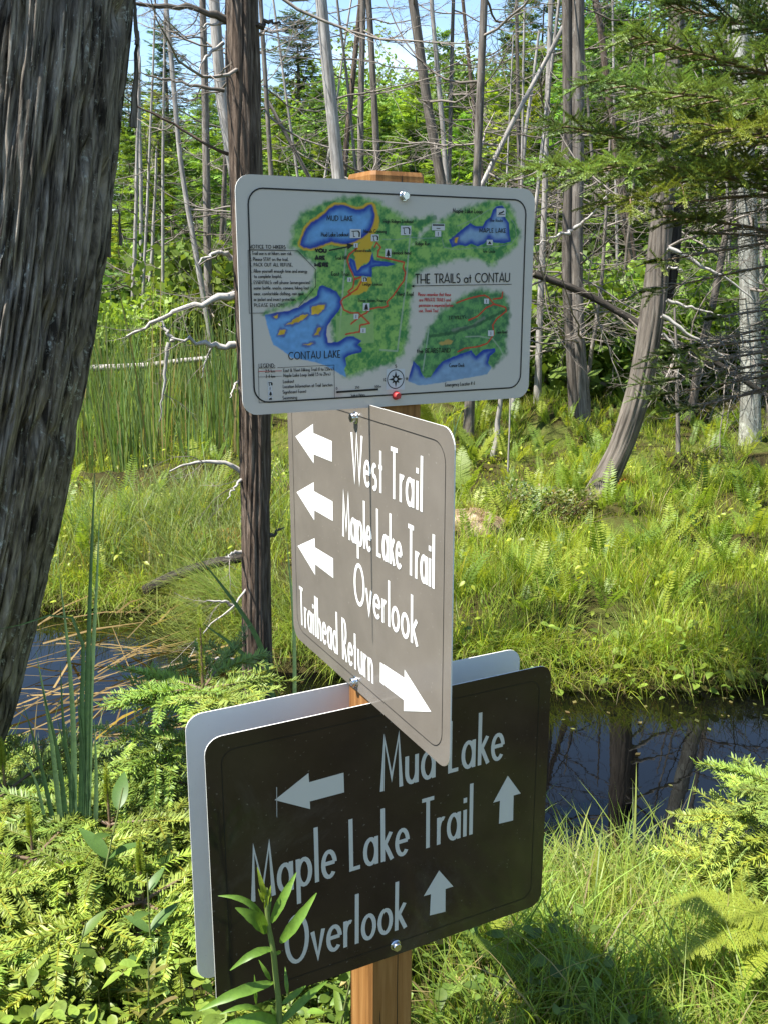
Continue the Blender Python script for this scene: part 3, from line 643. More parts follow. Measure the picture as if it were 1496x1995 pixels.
def map_text():
    K = M['black']; g = G(); gr = G()
    def tx(txt, cf, p0, p1, capc, sw=.0009, gg=None, cc=None, gap=.10):
        a, b = cf(*p0), cf(*p1); c = cf(p0[0], p0[1] - capc); xd = nrm(b - a); yd = np.array([-xd[1], xd[0]])
        text_geo(g if gg is None else gg, txt, a, xd, yd, np.linalg.norm(b - a), abs(np.dot(c - a, yd)), sw, .0011, gap)
    tx('MUD LAKE', c3, (758, 446), (960, 448), 40, .0010); tx('Mud Lake Lookout', c3, (718, 572), (932, 568), 34, .0009)
    tx('NOTICE TO HIKERS', c3, (168, 668), (448, 670), 28, .0008)
    for t_, p0, p1 in (('1. Trail use is at hikers own risk.', (172, 718), (500, 718)), ('2. Please STAY on the trail.', (176, 764), (472, 764)), ('3. PACK OUT ALL REFUSE.', (178, 808), (506, 806)),
                       ('4. Allow yourself enough time and energy', (182, 855), (620, 855)), ('to complete loop(s).', (216, 897), (426, 895)), ('5. ESSENTIALS: cell phone (emergencies)', (186, 944), (645, 942)),
                       ('water bottle, snacks, camera, hiking foot', (216, 986), (636, 984)), ('wear, comfortable clothing, rain gear', (218, 1030), (600, 1028)), ('or jacket and insect protection.', (220, 1074), (540, 1072)), ('PLEASE ENJOY!', (224, 1120), (452, 1118))):
        tx(t_, c3, p0, p1, 27, .0007)
    for t_, y, x in (('YOU', 695, 762), ('ARE', 752, 754), ('HERE', 805, 782)): tx(t_, c3, (676, y), (x, y), 27, .0022)
    tx('East Trail', c3, (806, 876), (945, 878), 32, .0009); tx('Trail Hill', c3, (832, 752), (920, 750), 30, .0008); tx('Boardwalk', c3, (985, 690), (1110, 690), 24, .0007)
    tx('Ledge Lookout', c3, (1050, 952), (1205, 952), 26, .0007); tx('Three Sisters Pinery', c3, (1015, 1080), (1225, 1080), 26, .0007); tx('Marsh Crossing', c3, (1045, 540), (1220, 540), 28, .0008)
    tx('CONTAU LAKE', c3, (497, 1524), (893, 1508), 58, .0013); tx('LEGEND:', c3, (274, 1584), (398, 1582), 30, .0008)
    tx('2.5 km', c3, (325, 1622), (398, 1620), 24, .0007); tx('3-4 km', c3, (328, 1660), (400, 1660), 24, .0007)
    for t_, y, x in (('East & West Hiking Trail (1 to 1.5hrs.)', 1616, 842), ('Maple Lake Loop (add 1.5 to 2hrs.)', 1654, 820), ('Lookout', 1700, 545), ('Location Information at Trail Junction', 1738, 838), ('Significant Forest', 1780, 640), ('Swimming', 1824, 572)):
        tx(t_, c3, (462, y + 2), (x, y - (x - 462) * .03), 26, .0007)
    tx('0', c3, (864, 1752), (876, 1752), 18, .0006); tx('250', c3, (1010, 1746), (1042, 1745), 18, .0006); tx('500m', c3, (1160, 1740), (1210, 1738), 18, .0006); tx('Scale in Meters', c3, (980, 1805), (1086, 1800), 18, .0006)
    tx('High Ridges Lookout', c4, (0, 462), (232, 460), 30, .0008); tx('Ridge Run', c4, (252, 636), (366, 634), 30, .0008); tx('Hemlock Bend', c4, (68, 708), (218, 708), 30, .0008)
    tx('Maple Lake Loop', c4, (540, 376), (776, 378), 36, .0010); tx('MAPLE LAKE', c4, (752, 530), (964, 530), 34, .0010); tx('The Rocks', c4, (834, 444), (938, 444), 24, .0007); tx('Fire Circle', c4, (785, 690), (880, 690), 26, .0007)
    tx('THE TRAILS at CONTAU', c4, (256, 936), (1000, 920), 76, .0017, gap=.07); tx('West Trail', c4, (112, 1032), (244, 1032), 32, .0009)
    tx("Lil' WILLY's", c4, (525, 1214), (660, 1210), 28, .0009); tx('the BEARSTAND', c4, (278, 1476), (540, 1470), 36, .0010); tx('Canoe Dock', c4, (532, 1584), (650, 1582), 28, .0008); tx('Emergency Locator # 4', c4, (504, 1734), (734, 1722), 30, .0008); tx('Farm Road', c4, (900, 1324), (982, 1322), 24, .0007)
    tx('S', c4, (113, 1585), (127, 1585), 22, .0008); tx('E', c4, (33, 1690), (46, 1690), 22, .0008); tx('W', c4, (198, 1682), (214, 1682), 20, .0008)
    for t_, y, x0, x1 in (('Please remember that these', 1032, 280, 536), ('are PRIVATE TRAILS and', 1074, 288, 536), ('permission is requested before', 1116, 288, 556), ('use. Thank You!', 1158, 288, 438)): tx(t_, c4, (x0, y), (x1, y), 27, .0008, gr)
    def line(P, wd, gg=None, z=.0011):
        V, F = ribbon(np.asarray(P), wd, z); (g if gg is None else gg).add(V, F)
    line(P3((168, 676), (448, 678)), .0005); line(P3((162, 682), (540, 684), (682, 828), (688, 962), (560, 1118)), .0007); line(P3((162, 682), (188, 1168), (310, 1166)), .0007)
    line(P3((272, 1588), (398, 1586)), .0005); line(P3((415, 1584), (845, 1565), (856, 1815), (286, 1850), (272, 1590)), .0006); gl = G(); line(P3((272, 1612), (450, 1608)), .0009, gl); link('legend_line', gl.mesh('legend_line', plain('red_line_print', (.5, .05, .05), .45), False), mo); line(P3((272, 1655), (450, 1648)), .0005)
    line(P3((868, 1772), (1188, 1752)), .0030); line(P3((782, 680), (930, 650)), .0018); g.add(np.c_[P3((918, 622), (972, 636), (926, 672)), [.0012] * 3], [[2, 1, 0]])
    line(P4((245, 954), (1014, 938)), .0009); g.add(np.c_[P4((222, 955), (248, 944), (248, 966)), [.0012] * 3], [[2, 1, 0]])
    cx, cy = c4(120, 1675); r = .0142
    line([(cx + r * math.cos(a), cy + r * math.sin(a)) for a in np.linspace(0, 2 * math.pi, 40)], .0014); line([(cx + r * .22 * math.cos(a), cy + r * .22 * math.sin(a)) for a in np.linspace(0, 2 * math.pi, 20)], .0010)
    for k in range(8):
        a = k * math.pi / 4; l = r * (.9 if k % 2 == 0 else .62); q = a + math.pi / 2
        g.add([(cx + l * math.cos(a), cy + l * math.sin(a), .0013), (cx + r * .22 * math.cos(a) + r * .16 * math.cos(q), cy + r * .22 * math.sin(a) + r * .16 * math.sin(q), .0013), (cx + r * .22 * math.cos(a) - r * .16 * math.cos(q), cy + r * .22 * math.sin(a) - r * .16 * math.sin(q), .0013)], [[0, 1, 2]])
    bl = g; whm = plain('white_print', (.55, .55, .57), .45)
    def icon(cf, x0, y0, x1, y1, kind):
        P = np.array([cf(x0, y1), cf(x1, y1), cf(x1, y0), cf(x0, y0)]); wh = G(); wh.add(np.c_[P, [.0009] * 4], [[0, 1, 2, 3]]); link('map_symbol', wh.mesh('map_symbol', whm, False), mo)
        Q = lambda a, b: cf(x0 + (x1 - x0) * a, y0 + (y1 - y0) * b)
        if kind == 'look':
            line([Q(.15, .25), Q(.75, .2)], .0012); line([Q(.72, .2), Q(.85, .4), Q(.84, .88)], .0022); line([Q(.3, .3), Q(.34, .85), Q(.48, .85)], .0011)
        elif kind == 'tree':
            for a, b, c_ in ((.05, .45, .25), (.3, .65, .33), (.5, .85, .4)): bl.add(np.c_[np.array([Q(.5, a), Q(.5 - c_, b), Q(.5 + c_, b)]), [.0012] * 3], [[0, 1, 2]])
            line([Q(.5, .85), Q(.5, 1)], .0012)
        elif kind == 'info': line([Q(.5, .2), Q(.5, .85)], .0011)
        elif kind == 'swim': line([Q(.15, .75), Q(.9, .72)], .0010); line([Q(.25, .6), Q(.6, .5), Q(.8, .3)], .0022)
        elif kind == 'tent': bl.add(np.c_[np.array([Q(.5, .2), Q(.2, .8), Q(.8, .8)]), [.0012] * 3], [[0, 1, 2]])
        elif kind == 'board': line([Q(.05, .2), Q(.95, .2)], .0022); line([Q(.35, .7), Q(.65, .7)], .0012)
    for cf, a, b, c_, d, k in ((c3, 940, 512, 1026, 582, 'look'), (c3, 1105, 552, 1165, 606, 'look'), (c3, 1214, 664, 1262, 730, 'tree'), (c3, 1042, 884, 1082, 922, 'look'), (c3, 1055, 1088, 1106, 1148, 'tree'), (c3, 986, 1172, 1022, 1212, 'info'), (c3, 1040, 1280, 1082, 1320, 'info'), (c3, 930, 890, 962, 924, 'info'), (c3, 972, 622, 1004, 656, 'info'),
                               (c4, 135, 482, 216, 556, 'look'), (c4, 378, 464, 480, 516, 'board'), (c4, 404, 520, 452, 566, 'info'), (c4, 888, 338, 960, 404, 'swim'), (c4, 812, 588, 860, 630, 'tent'), (c4, 798, 1052, 836, 1092, 'info'), (c4, 832, 1300, 876, 1344, 'info'), (c4, 48, 1596, 190, 1756, 'none'),
                               (c3, 346, 1690, 382, 1722, 'look'), (c3, 350, 1726, 380, 1756, 'info'), (c3, 352, 1762, 388, 1796, 'tree'), (c3, 354, 1806, 386, 1832, 'swim')): icon(cf, a, b, c_, d, k)
    for nm, gg, mt in (('map_lettering', g, K), ('map_red_lettering', gr, plain('red_print', (.5, .05, .05), .45))):
        link(nm, gg.mesh(nm, mt, False), mo)
map_text()
# ------------------------------------------------------------------ dead branches (shared shapes)
def dead_branch(seed, twigs=9, droop=.15, curl=.25, r0=.0075, sub=True):
    """unit-long bare branch along +Y with side twigs, Z up"""
    r = np.random.default_rng(seed); g = G()
    t = np.linspace(0, 1, 9); P = np.c_[np.cumsum(r.normal(0, .012, 9)), t, -droop * t + curl * t**2.2 + np.cumsum(r.normal(0, .010, 9))]; P -= P[0]
    add_tube(g, P, r0 * (1 - .85 * t) + .0012, 5)
    for k in range(twigs):
        q = r.uniform(.15, .95); i = q * 8; b = np.array([np.interp(i, range(9), P[:, j]) for j in range(3)])
        sd = r.choice([-1, 1]); l = r.uniform(.12, .38) * (1.15 - q * .6)
        d = nrm(np.array([sd * r.uniform(.5, 1), r.uniform(.4, 1), r.uniform(-.35, .5)]))
        tt = np.linspace(0, 1, 5)[:, None]; Q = b + d * l * tt + np.array([0, .1, .25 * r.uniform(-.6, 1)]) * l * tt**2 + np.cumsum(r.normal(0, .006, (5, 3)), 0)
        Q[0] = b; add_tube(g, Q, (r0 * .38 * (1.1 - q)) * (1 - .8 * tt[:, 0]) + .0009, 4)
        if sub:
            for _ in range(2):
                i2 = r.integers(1, 4); d2 = nrm(d + r.normal(0, .7, 3)); l2 = l * r.uniform(.25, .5)
                Q2 = Q[i2] + d2 * l2 * np.linspace(0, 1, 4)[:, None] + np.cumsum(r.normal(0, .004, (4, 3)), 0); Q2[0] = Q[i2]
                add_tube(g, Q2, np.linspace(r0 * .16, .0007, 4), 3)
    return g.mesh('branch', M['twig'])
BR = [dead_branch(100 + k, 10, .12 + .03 * k, .1 + .09 * k) for k in range(7)]
def put(o, loc, d, roll=0, s=1, parent_loc=(0, 0, 0)):
    R = frames(np.array([d], float))[0]; c, q = math.cos(roll), math.sin(roll)
    S, Z = R[:, 0] * c + R[:, 2] * q, R[:, 2] * c - R[:, 0] * q
    s3 = (s, s, s) if np.isscalar(s) else s
    mm = Matrix.Identity(4)
    for i in range(3): mm[i][0] = S[i] * s3[0]; mm[i][1] = R[i, 1] * s3[1]; mm[i][2] = Z[i] * s3[2]; mm[i][3] = loc[i] - parent_loc[i]
    o.matrix_local = mm; return o
def branches(rt, P, rad, n, rng, lmin, lmax, zmin, zmax, protos=None, up=.15, az=None, base=(0, 0, 0)):
    protos = protos or BR
    z = P[:, 2]
    for k in range(n):
        zz = rng.uniform(zmin, zmax); c = np.array([np.interp(zz, z, P[:, j]) for j in range(3)]); r = np.interp(zz, z, rad)
        a = rng.uniform(0, 2 * math.pi) if az is None else rng.normal(az, 1.0)
        d = nrm(np.array([math.cos(a), math.sin(a), rng.normal(up, .25)])); L_ = rng.uniform(lmin, lmax) * (1.0 - .35 * (zz - zmin) / max(.1, zmax - zmin))
        put(link('branch', protos[rng.integers(len(protos))], rt), c + d * r * .6, d, rng.normal(0, .4), L_, base)
def snag(name, label, top, bot, wpx, Y, mat, nb=10, ztop=7.5, group=None, lr=(.5, 1.5), seed=0, mid=None, ridge=.10, cat='dead tree', zbr=(1.0, 6.0), up=.15, Yt=None, sides=18):
    """bare standing trunk through two pixels of the photograph at Y metres, continued to the ground and up"""
    rng = np.random.default_rng(1000 + seed)
    A = at(*top, Yt or Y); B = at(*bot, Y); mids = [at(*q, Y + ((Yt or Y) - Y) * .5) for q in (mid or [])]
    dn = nrm((mids[-1] if mids else A) - B)
    g0 = gz(B[0], B[1]) - .12
    base = B - dn * max(.05, (B[2] - g0) / max(.25, dn[2])); upv = nrm(A - (mids[0] if mids else B))
    pts = [base, B] + mids[::-1] + [A]
    if ztop > A[2] + .2: pts.append(A + upv * (ztop - A[2]) / max(.35, upv[2]))
    P = resample(pts, 34); r0 = wpx / 2 * dep(B) / FPX
    s = np.linspace(0, 1, 34); rad = r0 * (1.12 - .62 * s + .35 * np.exp(-s * 18)) * (1 + .05 * rng.normal(0, 1, 34).cumsum() * .12)
    if ztop > A[2] + .2: rad[-1] *= .4
    P = P + np.c_[np.interp(s, np.linspace(0, 1, 8), rng.normal(0, r0 * .22, 8)), np.interp(s, np.linspace(0, 1, 8), rng.normal(0, r0 * .22, 8)), np.zeros(34)]
    org = P[0].copy()
    rt = empty(name, org, label, cat, group)
    g = G(); add_tube(g, P - org, rad, sides, ridge=ridge * 1.6, rf=9, seed=seed, vs=1.1, crack=.35)
    link('trunk', g.mesh('trunk', M[mat]), rt)
    if nb: branches(rt, P, rad, 9, rng, .10, .3, max(org[2] + .4, .4), min(5, P[-1, 2]), up=.1, base=org)
    if nb: branches(rt, P, rad, nb, rng, lr[0], lr[1], max(org[2] + zbr[0], .4), min(zbr[1], P[-1, 2]), up=up, base=org)
    return rt, P, rad
def limb(rt, base, pix, Ys, wpx, mat='bleached', name='branch', sides=8, n=14, tip=.25):
    P = resample([at(x, y, Y) for (x, y), Y in zip(pix, Ys)], n); r = wpx / 2 * dep(P[0]) / FPX
    s = np.linspace(0, 1, n); P = P + RNG.normal(0, r * .38, P.shape) * (s[:, None] > .05)
    g = G(); add_tube(g, P - np.asarray(base), r * (1 - (1 - tip) * s**.8) * (1 + RNG.normal(0, .07, n)), sides, ridge=.25, rf=4, seed=int(pix[0][1]))
    o = link(name, g.mesh(name, M[mat]), rt)
    for k in range(3 if wpx > 7 else 1):
        i = RNG.integers(3, n - 1); d = nrm(nrm(P[i] - P[i - 1]) + RNG.normal(0, .6, 3)); tw = link('twig', BR[RNG.integers(7)], o); put(tw, P[i] - np.asarray(base), d, RNG.uniform(0, 6), RNG.uniform(.08, .25) * max(1, dep(P[0]) / 5))
    return o

# ------------------------------------------------------------------ the three near trunks
def big_trunk():
    Y = 2.35
    px = [(60, -900), (85, -420), (90, -60), (68, 200), (40, 476), (12, 690), (-24, 900), (-60, 1103), (-106, 1290), (-165, 1490), (-290, 1830)]
    P = resample([at(x, y, Y) for x, y in px], 420)
    s = np.linspace(0, 1, 420); R = .200 * np.ones(420) * (1 + .10 * np.exp(-(1 - s) * 6)) - .016 * sst(.5, 0, s)
    org = P[-1].copy(); org[2] = gz(org[0], org[1]) - .05
    P = np.vstack([P, org - [.05, 0, .05]]); R = np.append(R, .28)
    rt = empty('leaning_cedar_tree', org, 'massive leaning trunk with shaggy lichen flecked bark at the left edge', 'tree')
    P2 = P[::-1]; R2 = R[::-1]
    g = G(); add_tube(g, P2 - org, R2, 460, ridge=.085, rf=120, seed=5, vs=4.5, crack=1.3)
    link('trunk', g.mesh('trunk', M['trunkbig']), rt)
    # strips of bark lifting off the right flank
    for k, (a, b, w) in enumerate((((262, 250), (268, 60), 9), ((236, 480), (232, 400), 5), ((212, 500), (222, 300), 6), ((268, 90), (262, -40), 6))):
        A, B = at(*a, Y + .02), at(*b, Y + .02); q = np.linspace(0, 1, 10)[:, None]; Q = A + (B - A) * q + RNG.normal(0, .0015, (10, 3))
        g = G(); add_tube(g, Q - org, np.linspace(.007, .002, 10) * w / 7, 6, ridge=.3, rf=3, seed=k); link('bark_strip', g.mesh('bark_strip', M['trunkbig']), rt)
    return rt, org, P2, R2
BIG = big_trunk()

def dark_trunk():
    Y = 4.0; pts = [(462, -330, 58), (470, -60, 64), (474, 120, 67), (481, 340, 65), (497, 810, 60), (500, 1100, 58), (503, 1360, 58), (504, 1440, 66)]
    P = resample([at(x, y, Y) for x, y, _ in pts], 200)[::-1]; wd = np.interp(np.linspace(0, 1, 200), np.linspace(0, 1, 8), [q[2] for q in pts])[::-1]
    R = np.array([w_ / 2 * dep(p) / FPX for w_, p in zip(wd, P)]) ; org = P[0].copy()
    rt = empty('dead_cedar_tree', org, 'slim dark brown dead trunk with bare side branches behind the map panel', 'dead tree')
    g = G(); add_tube(g, P - org, R, 110, ridge=.20, rf=30, seed=8, vs=1.8, crack=.7); link('trunk', g.mesh('trunk', M['trunkdark']), rt)
    L = lambda pix, w_, dy=-.06, **k: limb(rt, org, pix, [Y + dy * (i > 0) * i for i in range(len(pix))], w_, **k)
    L([(442, 40), (400, 22), (330, 14), (262, 12), (190, 20)], 17, -.05, mat='dead'); L([(500, 52), (520, 44), (545, 40)], 14, .02, mat='trunkdark')
    L([(438, 44), (410, 48), (392, 54)], 8); L([(436, 84), (405, 108), (385, 145), (374, 160)], 8); L([(438, 176), (370, 165), (310, 152), (262, 140)], 8, -.03, mat='dead')
    L([(445, 300), (420, 290), (330, 235), (250, 195), (215, 150)], 7, -.03, mat='trunkdark'); L([(462, 574), (430, 578), (380, 595), (310, 626), (243, 655)], 17, -.05); L([(458, 672), (420, 672), (370, 664), (335, 664)], 15, -.05)
    L([(337, 665), (322, 640), (312, 618)], 11, 0); L([(330, 668), (325, 700), (320, 760), (312, 822)], 9, 0); L([(418, 672), (402, 700), (394, 735)], 6, 0)
    L([(470, 918), (430, 902), (390, 900), (352, 908), (330, 918)], 10, -.03); L([(478, 928), (460, 945), (446, 968)], 8); L([(478, 1074), (455, 1078), (440, 1084)], 10); L([(472, 740), (458, 750), (450, 775)], 7)
    L([(476, 1192), (445, 1175), (400, 1170)], 9); L([(476, 1290), (440, 1285), (410, 1280)], 9); L([(490, 1130), (470, 1165), (400, 1230), (370, 1280)], 5); L([(526, 1045), (545, 1032), (556, 1028)], 7, .02, mat='dead')
    L([(452, 505), (430, 490), (405, 503), (388, 512)], 12)
    branches(rt, P, R, 16, np.random.default_rng(3), .4, 1.1, 2.3, 4.6, base=org)
dark_trunk()

def curved_trunk():
    Y = 6.9; pts = [(1330, -260, 26), (1316, 60, 29), (1300, 300, 33), (1288, 443, 36), (1267, 640, 44), (1245, 755, 49), (1213, 858, 47), (1165, 960, 48), (1138, 1010, 60)]
    P = resample([at(x, y, Y) for x, y, _ in pts], 140)[::-1]; wd = np.interp(np.linspace(0, 1, 140), np.linspace(0, 1, 9), [q[2] for q in pts])[::-1]
    R = np.array([w_ / 2 * dep(p) / FPX for w_, p in zip(wd, P)]); org = P[0].copy()
    rt = empty('curved_dead_tree', org, 'grey barkless trunk curving up from the marsh on the right', 'dead tree')
    g = G(); add_tube(g, P - org, R, 72, ridge=.14, rf=20, seed=18, vs=.9, crack=.9); link('trunk', g.mesh('trunk', M['curved']), rt)
    g = G(); q = resample([at(x, y, Y + .05) for x, y in ((1312, 400), (1311, 480), (1306, 540), (1298, 585))], 20); add_tube(g, q - org, np.linspace(.06, .035, 20), 14, ridge=.25, rf=6, seed=4); link('bark_slab', g.mesh('bark_slab', M['blacklog']), rt)
    L = lambda pix, w_, dy=.0, **k: limb(rt, org, pix, [Y - .2 + dy * i for i in range(len(pix))], w_, **k)
    L([(1300, 483), (1350, 508), (1400, 535), (1468, 583)], 11); L([(1300, 520), (1330, 526)], 7); L([(1298, 585), (1350, 600), (1420, 620)], 7); L([(1288, 615), (1340, 650), (1400, 690), (1440, 722)], 9); L([(1290, 650), (1320, 690), (1318, 740)], 6)
    branches(rt, P, R, 14, np.random.default_rng(5), .5, 1.3, 1.6, 3.4, base=org)
curved_trunk()

# ------------------------------------------------------------------ other standing dead trees, by eye from the photograph
SN = [
 ('tall pale snag leaning behind the dark dead trunk', (418, 0), (468, 400), 27, 11.2, 'pale', 8, [(432, 160)]),
 ('thin grey snag left of the dark dead trunk', (396, 60), (412, 640), 16, 12.5, 'dead', 26, None),
 ('slender white snag leaning left above the cattails', (336, 120), (384, 500), 11, 12, 'pale', 14, [(356, 330)]),
 ('short slender white pole above the reed bed', (304, 345), (291, 640), 9, 13.5, 'pale', 7, None),
 ('thin pale stick of a tree beside the leaning trunk', (272, 180), (262, 520), 9, 14.5, 'pale', 8, None),
 ('thin grey snag just right of the dark dead trunk', (512, 90), (528, 345), 11, 11, 'dead', 14, None),
 ('tall smooth pale grey snag above the top left of the map', (627, 0), (660, 345), 27, 8.6, 'pale', 9, [(641, 160)]),
 ('dark crooked snag left of the post top', (702, 0), (676, 300), 13, 14, 'trunkdark', 12, [(690, 140)]),
 ('grey snag standing straight above the post top', (709, 0), (704, 335), 15, 12.5, 'dead', 14, None),
 ('grey brown snag just right of the post top', (718, 0), (736, 335), 15, 13, 'dead', 14, [(724, 120)]),
 ('tall snag with blotchy bark leaning above the map bolt', (803, 0), (855, 350), 23, 11.5, 'curved', 9, [(826, 160)]),
 ('thin pale snag beside the blotchy barked one', (841, 0), (869, 350), 11, 12.5, 'pale', 12, None),
 ('thin dark crooked snag in front of yellow green trees', (901, 0), (926, 230), 10, 15, 'trunkdark', 12, [(912, 110)]),
 ('straight brownish grey snag above the map panel', (944, 0), (930, 355), 18, 9.0, 'dead', 12, None),
 ('slender pole leaning right behind the map panel', (1085, 70), (945, 345), 14, 9.6, 'pale', 10, None),
 ('white snag left of the split trunk', (1072, 0), (1060, 360), 13, 10.5, 'pale', 14, None),
 ('forked thin white snag against the split trunk', (1083, 40), (1058, 260), 8, 10, 'pale', 10, None),
 ('dark snag behind the top of the spruce bough', (1158, 0), (1186, 190), 17, 13, 'trunkdark', 10, None),
 ('brown leaning snag between the split trunk and the curved trunk', (1208, 370), (1244, 620), 16, 12.5, 'brownbark', 14, None),
 ('thick whitish lichen crusted trunk at the right edge', (1440, 0), (1455, 640), 36, 9.2, 'lichen', 18, None),
 ('grey snag leaning left of the lichen crusted trunk', (1425, 385), (1372, 660), 17, 10.5, 'dead', 14, None),
 ('short thin stake right of the curved trunk', (1314, 600), (1318, 815), 9, 8.2, 'dead', 3, None),
 ('short broken stub below the right corner of the map', (984, 700), (970, 812), 13, 8.4, 'pale', 0, None),
 ('thin stick rising from the ferns below the map', (995, 690), (991, 840), 4, 8.0, 'pale', 0, None),
 ('pale thin snag at the far right edge', (1488, 380), (1478, 700), 12, 11.5, 'pale', 12, None),
 ('crooked grey snag left of the curved trunk', (1180, 400), (1150, 700), 9, 10.6, 'dead', 12, [(1172, 540)]),
 ('slanting grey snag low behind the map', (540, 230), (610, 360), 13, 12, 'dead', 12, None),
 ('thin grey snag in the gap left of the white snags', (1006, 60), (1012, 360), 9, 13.5, 'dead', 16, None),
 ('weathered snag between the blotchy and the brownish snag', (880, 120), (874, 355), 9, 13, 'dead', 16, None),
 ('leaning grey snag high over the reeds', (455, 0), (440, 300), 10, 14, 'dead', 14, None),
]
BIGB = BR
for k, (lab, a, b, wd, Y, mt, nb, mid) in enumerate(SN):
    zt = {3: 3.2, 4: 4.5, 14: 4.2, 18: 3.2, 20: 3.2, 21: 1.35, 22: .95, 23: .8, 26: 3.6, 25: 3.2}.get(k, 8.0)
    snag('dead_tree', lab, a, b, wd, Y, mt, int(nb * 1.5), zt, 'dead trees standing in the marsh', (.6, 1.9) if Y > 8 else (.5, 1.4), k, mid, zbr=(.8, min(7.0, zt)), ridge=.10)
_rs = np.random.default_rng(55)
for k in range(22):
    x = _rs.choice([_rs.uniform(240, 460), _rs.uniform(520, 1040), _rs.uniform(880, 1496), _rs.uniform(1040, 1496)]); Y = _rs.uniform(11.5, 17); yb = 620 if x > 1040 or x < 450 else 350
    snag('dead_tree', 'one of the many thin grey dead poles in front of the forest', (x + _rs.normal(0, 22), 60), (x, yb), _rs.uniform(5, 10), Y, ('pale', 'dead', 'pale')[k % 3], int(_rs.integers(6, 16)), _rs.uniform(3, 7.5), 'thin dead poles in front of the forest', (.5, 1.5), 200 + k, None, zbr=(.5, 5), sides=8)
# the split trunk: two halves of one tree
def split_trunk():
    Y = 9.6; org = None
    halves = (([(1103, -300), (1103, 0), (1106, 300), (1104, 560), (1112, 700), (1118, 800)], 19), ([(1126, -300), (1125, 0), (1124, 300), (1122, 560), (1128, 700), (1136, 800)], 25))
    B = at(1124, 812, Y); org = np.array([B[0], B[1], gz(B[0], B[1]) - .1])
    rt = empty('split_dead_tree', org, 'stout grey trunk split lengthwise by a dark crack right of the map', 'dead tree', 'dead trees standing in the marsh')
    for k, (pp, wd) in enumerate(halves):
        P = resample([at(x, y, Y) for x, y in pp], 60)[::-1]; P[0, 2] = org[2]; R = wd / 2 * dep(P[20]) / FPX * np.interp(np.linspace(0, 1, 60), [0, .12, 1], [1.25, 1.05, .9])
        g = G(); add_tube(g, P - org, R, 22, ridge=.10, rf=7, seed=60 + k, vs=.6); link('trunk_half', g.mesh('trunk_half', M['dead']), rt)
    branches(rt, P, R, 22, np.random.default_rng(6), .7, 1.8, .9, 4.5, base=org)
    limb(rt, org, [(1118, 445), (1140, 430), (1170, 395), (1188, 372)], [Y - .2, Y - .4, Y - .5, Y - .6], 9); limb(rt, org, [(1112, 450), (1080, 460), (1044, 478)], [Y - .2, Y - .4, Y - .5], 8)
split_trunk()
# ------------------------------------------------------------------ fallen logs
def log(name, label, pix, Ys, wpx, mat, rng=0, nb=0, sides=14, tip=.7):
    P = resample([at(x, y, Y) for (x, y), Y in zip(pix, Ys)], 30); r = wpx / 2 * dep(P[15]) / FPX; org = P[0].copy()
    rt = empty(name, org, label, 'log'); g = G(); add_tube(g, P - org, r * np.linspace(1, tip, 30), sides, ridge=.12, rf=7, seed=rng); link('trunk', g.mesh('trunk', M[mat]), rt)
    q = np.random.default_rng(rng)
    for _ in range(nb):
        i = q.integers(2, 28); d = nrm(np.array([q.normal(0, .6), q.normal(-.3, .6), q.normal(-.1, .9)])); put(link('branch', BR[q.integers(7)], rt), P[i], d, q.uniform(0, 6), q.uniform(.5, 1.1), org)
    return rt
log('fallen_tree', 'dark fallen trunk slanting down behind the curved trunk', [(1000, 520), (1130, 568), (1260, 640), (1420, 722), (1520, 790)], [8.6, 8.6, 8.5, 8.4, 8.3], 15, 'blacklog', 2, 26)
log('fallen_log', 'bleached log lying among the cattails', [(180, 718), (290, 712), (350, 704), (410, 698)], [10.5, 10.4, 10.3, 10.2], 14, 'pale', 3)
log('fallen_log', 'mossy dark log lying at the waterside left of the dead cedar', [(285, 1150), (340, 1122), (400, 1102), (478, 1085)], [5.3, 5.25, 5.2, 5.1], 24, 'blacklog', 4)
log('fallen_log', 'thin bleached log on the ground under the right corner of the map', [(1010, 735), (1100, 742), (1180, 748)], [11.5, 11.2, 11.0], 12, 'dead', 5)

# ------------------------------------------------------------------ living forest
def leaflet(l=.3, w_=.1, fold=.0):
    return np.array([[0, 0, 0], [w_ / 2, l * .45, fold], [0, l, 0], [-w_ / 2, l * .45, fold]]), np.array([[0, 1, 2, 3]])
def spray(kind):
    """flat spray of foliage along +Y, unit long"""
    g = G(); r = np.random.default_rng(kind)
    n = 7
    for k in range(n):
        q = k / (n - 1)
        for sd in (-1, 1):
            V, F = leaflet((.42 - .26 * q) * r.uniform(.8, 1.2), .105 * r.uniform(.8, 1.2)); a = sd * (.95 - .35 * q) + r.normal(0, .1)
            R = np.array([[math.cos(a), math.sin(a), 0], [-math.sin(a), math.cos(a), 0], [0, 0, 1]])
            V = V @ R.T + [0, q * .78, 0]; V[:, 2] += r.normal(0, .03) - .12 * (V[:, 0]**2) * 3; g.add(V, F)
    V, F = leaflet(.3, .1); g.add(V + [0, .72, 0], F)
    V, F, C = g.arrays(); return V, F, C
SPR = spray(1)
def leafspray():
    g = G(); r = np.random.default_rng(4)
    for k in range(24):
        V, F = leaflet(r.uniform(.15, .26), r.uniform(.10, .15)); a, b = r.uniform(0, 6.28), r.normal(0, .5)
        R = np.array([[math.cos(a), math.sin(a), 0], [-math.sin(a), math.cos(a), 0], [0, 0, 1]]); Rx = np.array([[1, 0, 0], [0, math.cos(b), -math.sin(b)], [0, math.sin(b), math.cos(b)]])
        V = (V @ Rx.T) @ R.T + [r.normal(0, .3), .5 + r.normal(0, .3), r.normal(0, .15)]; g.add(V, F)
    return g.arrays()
LSP = leafspray()
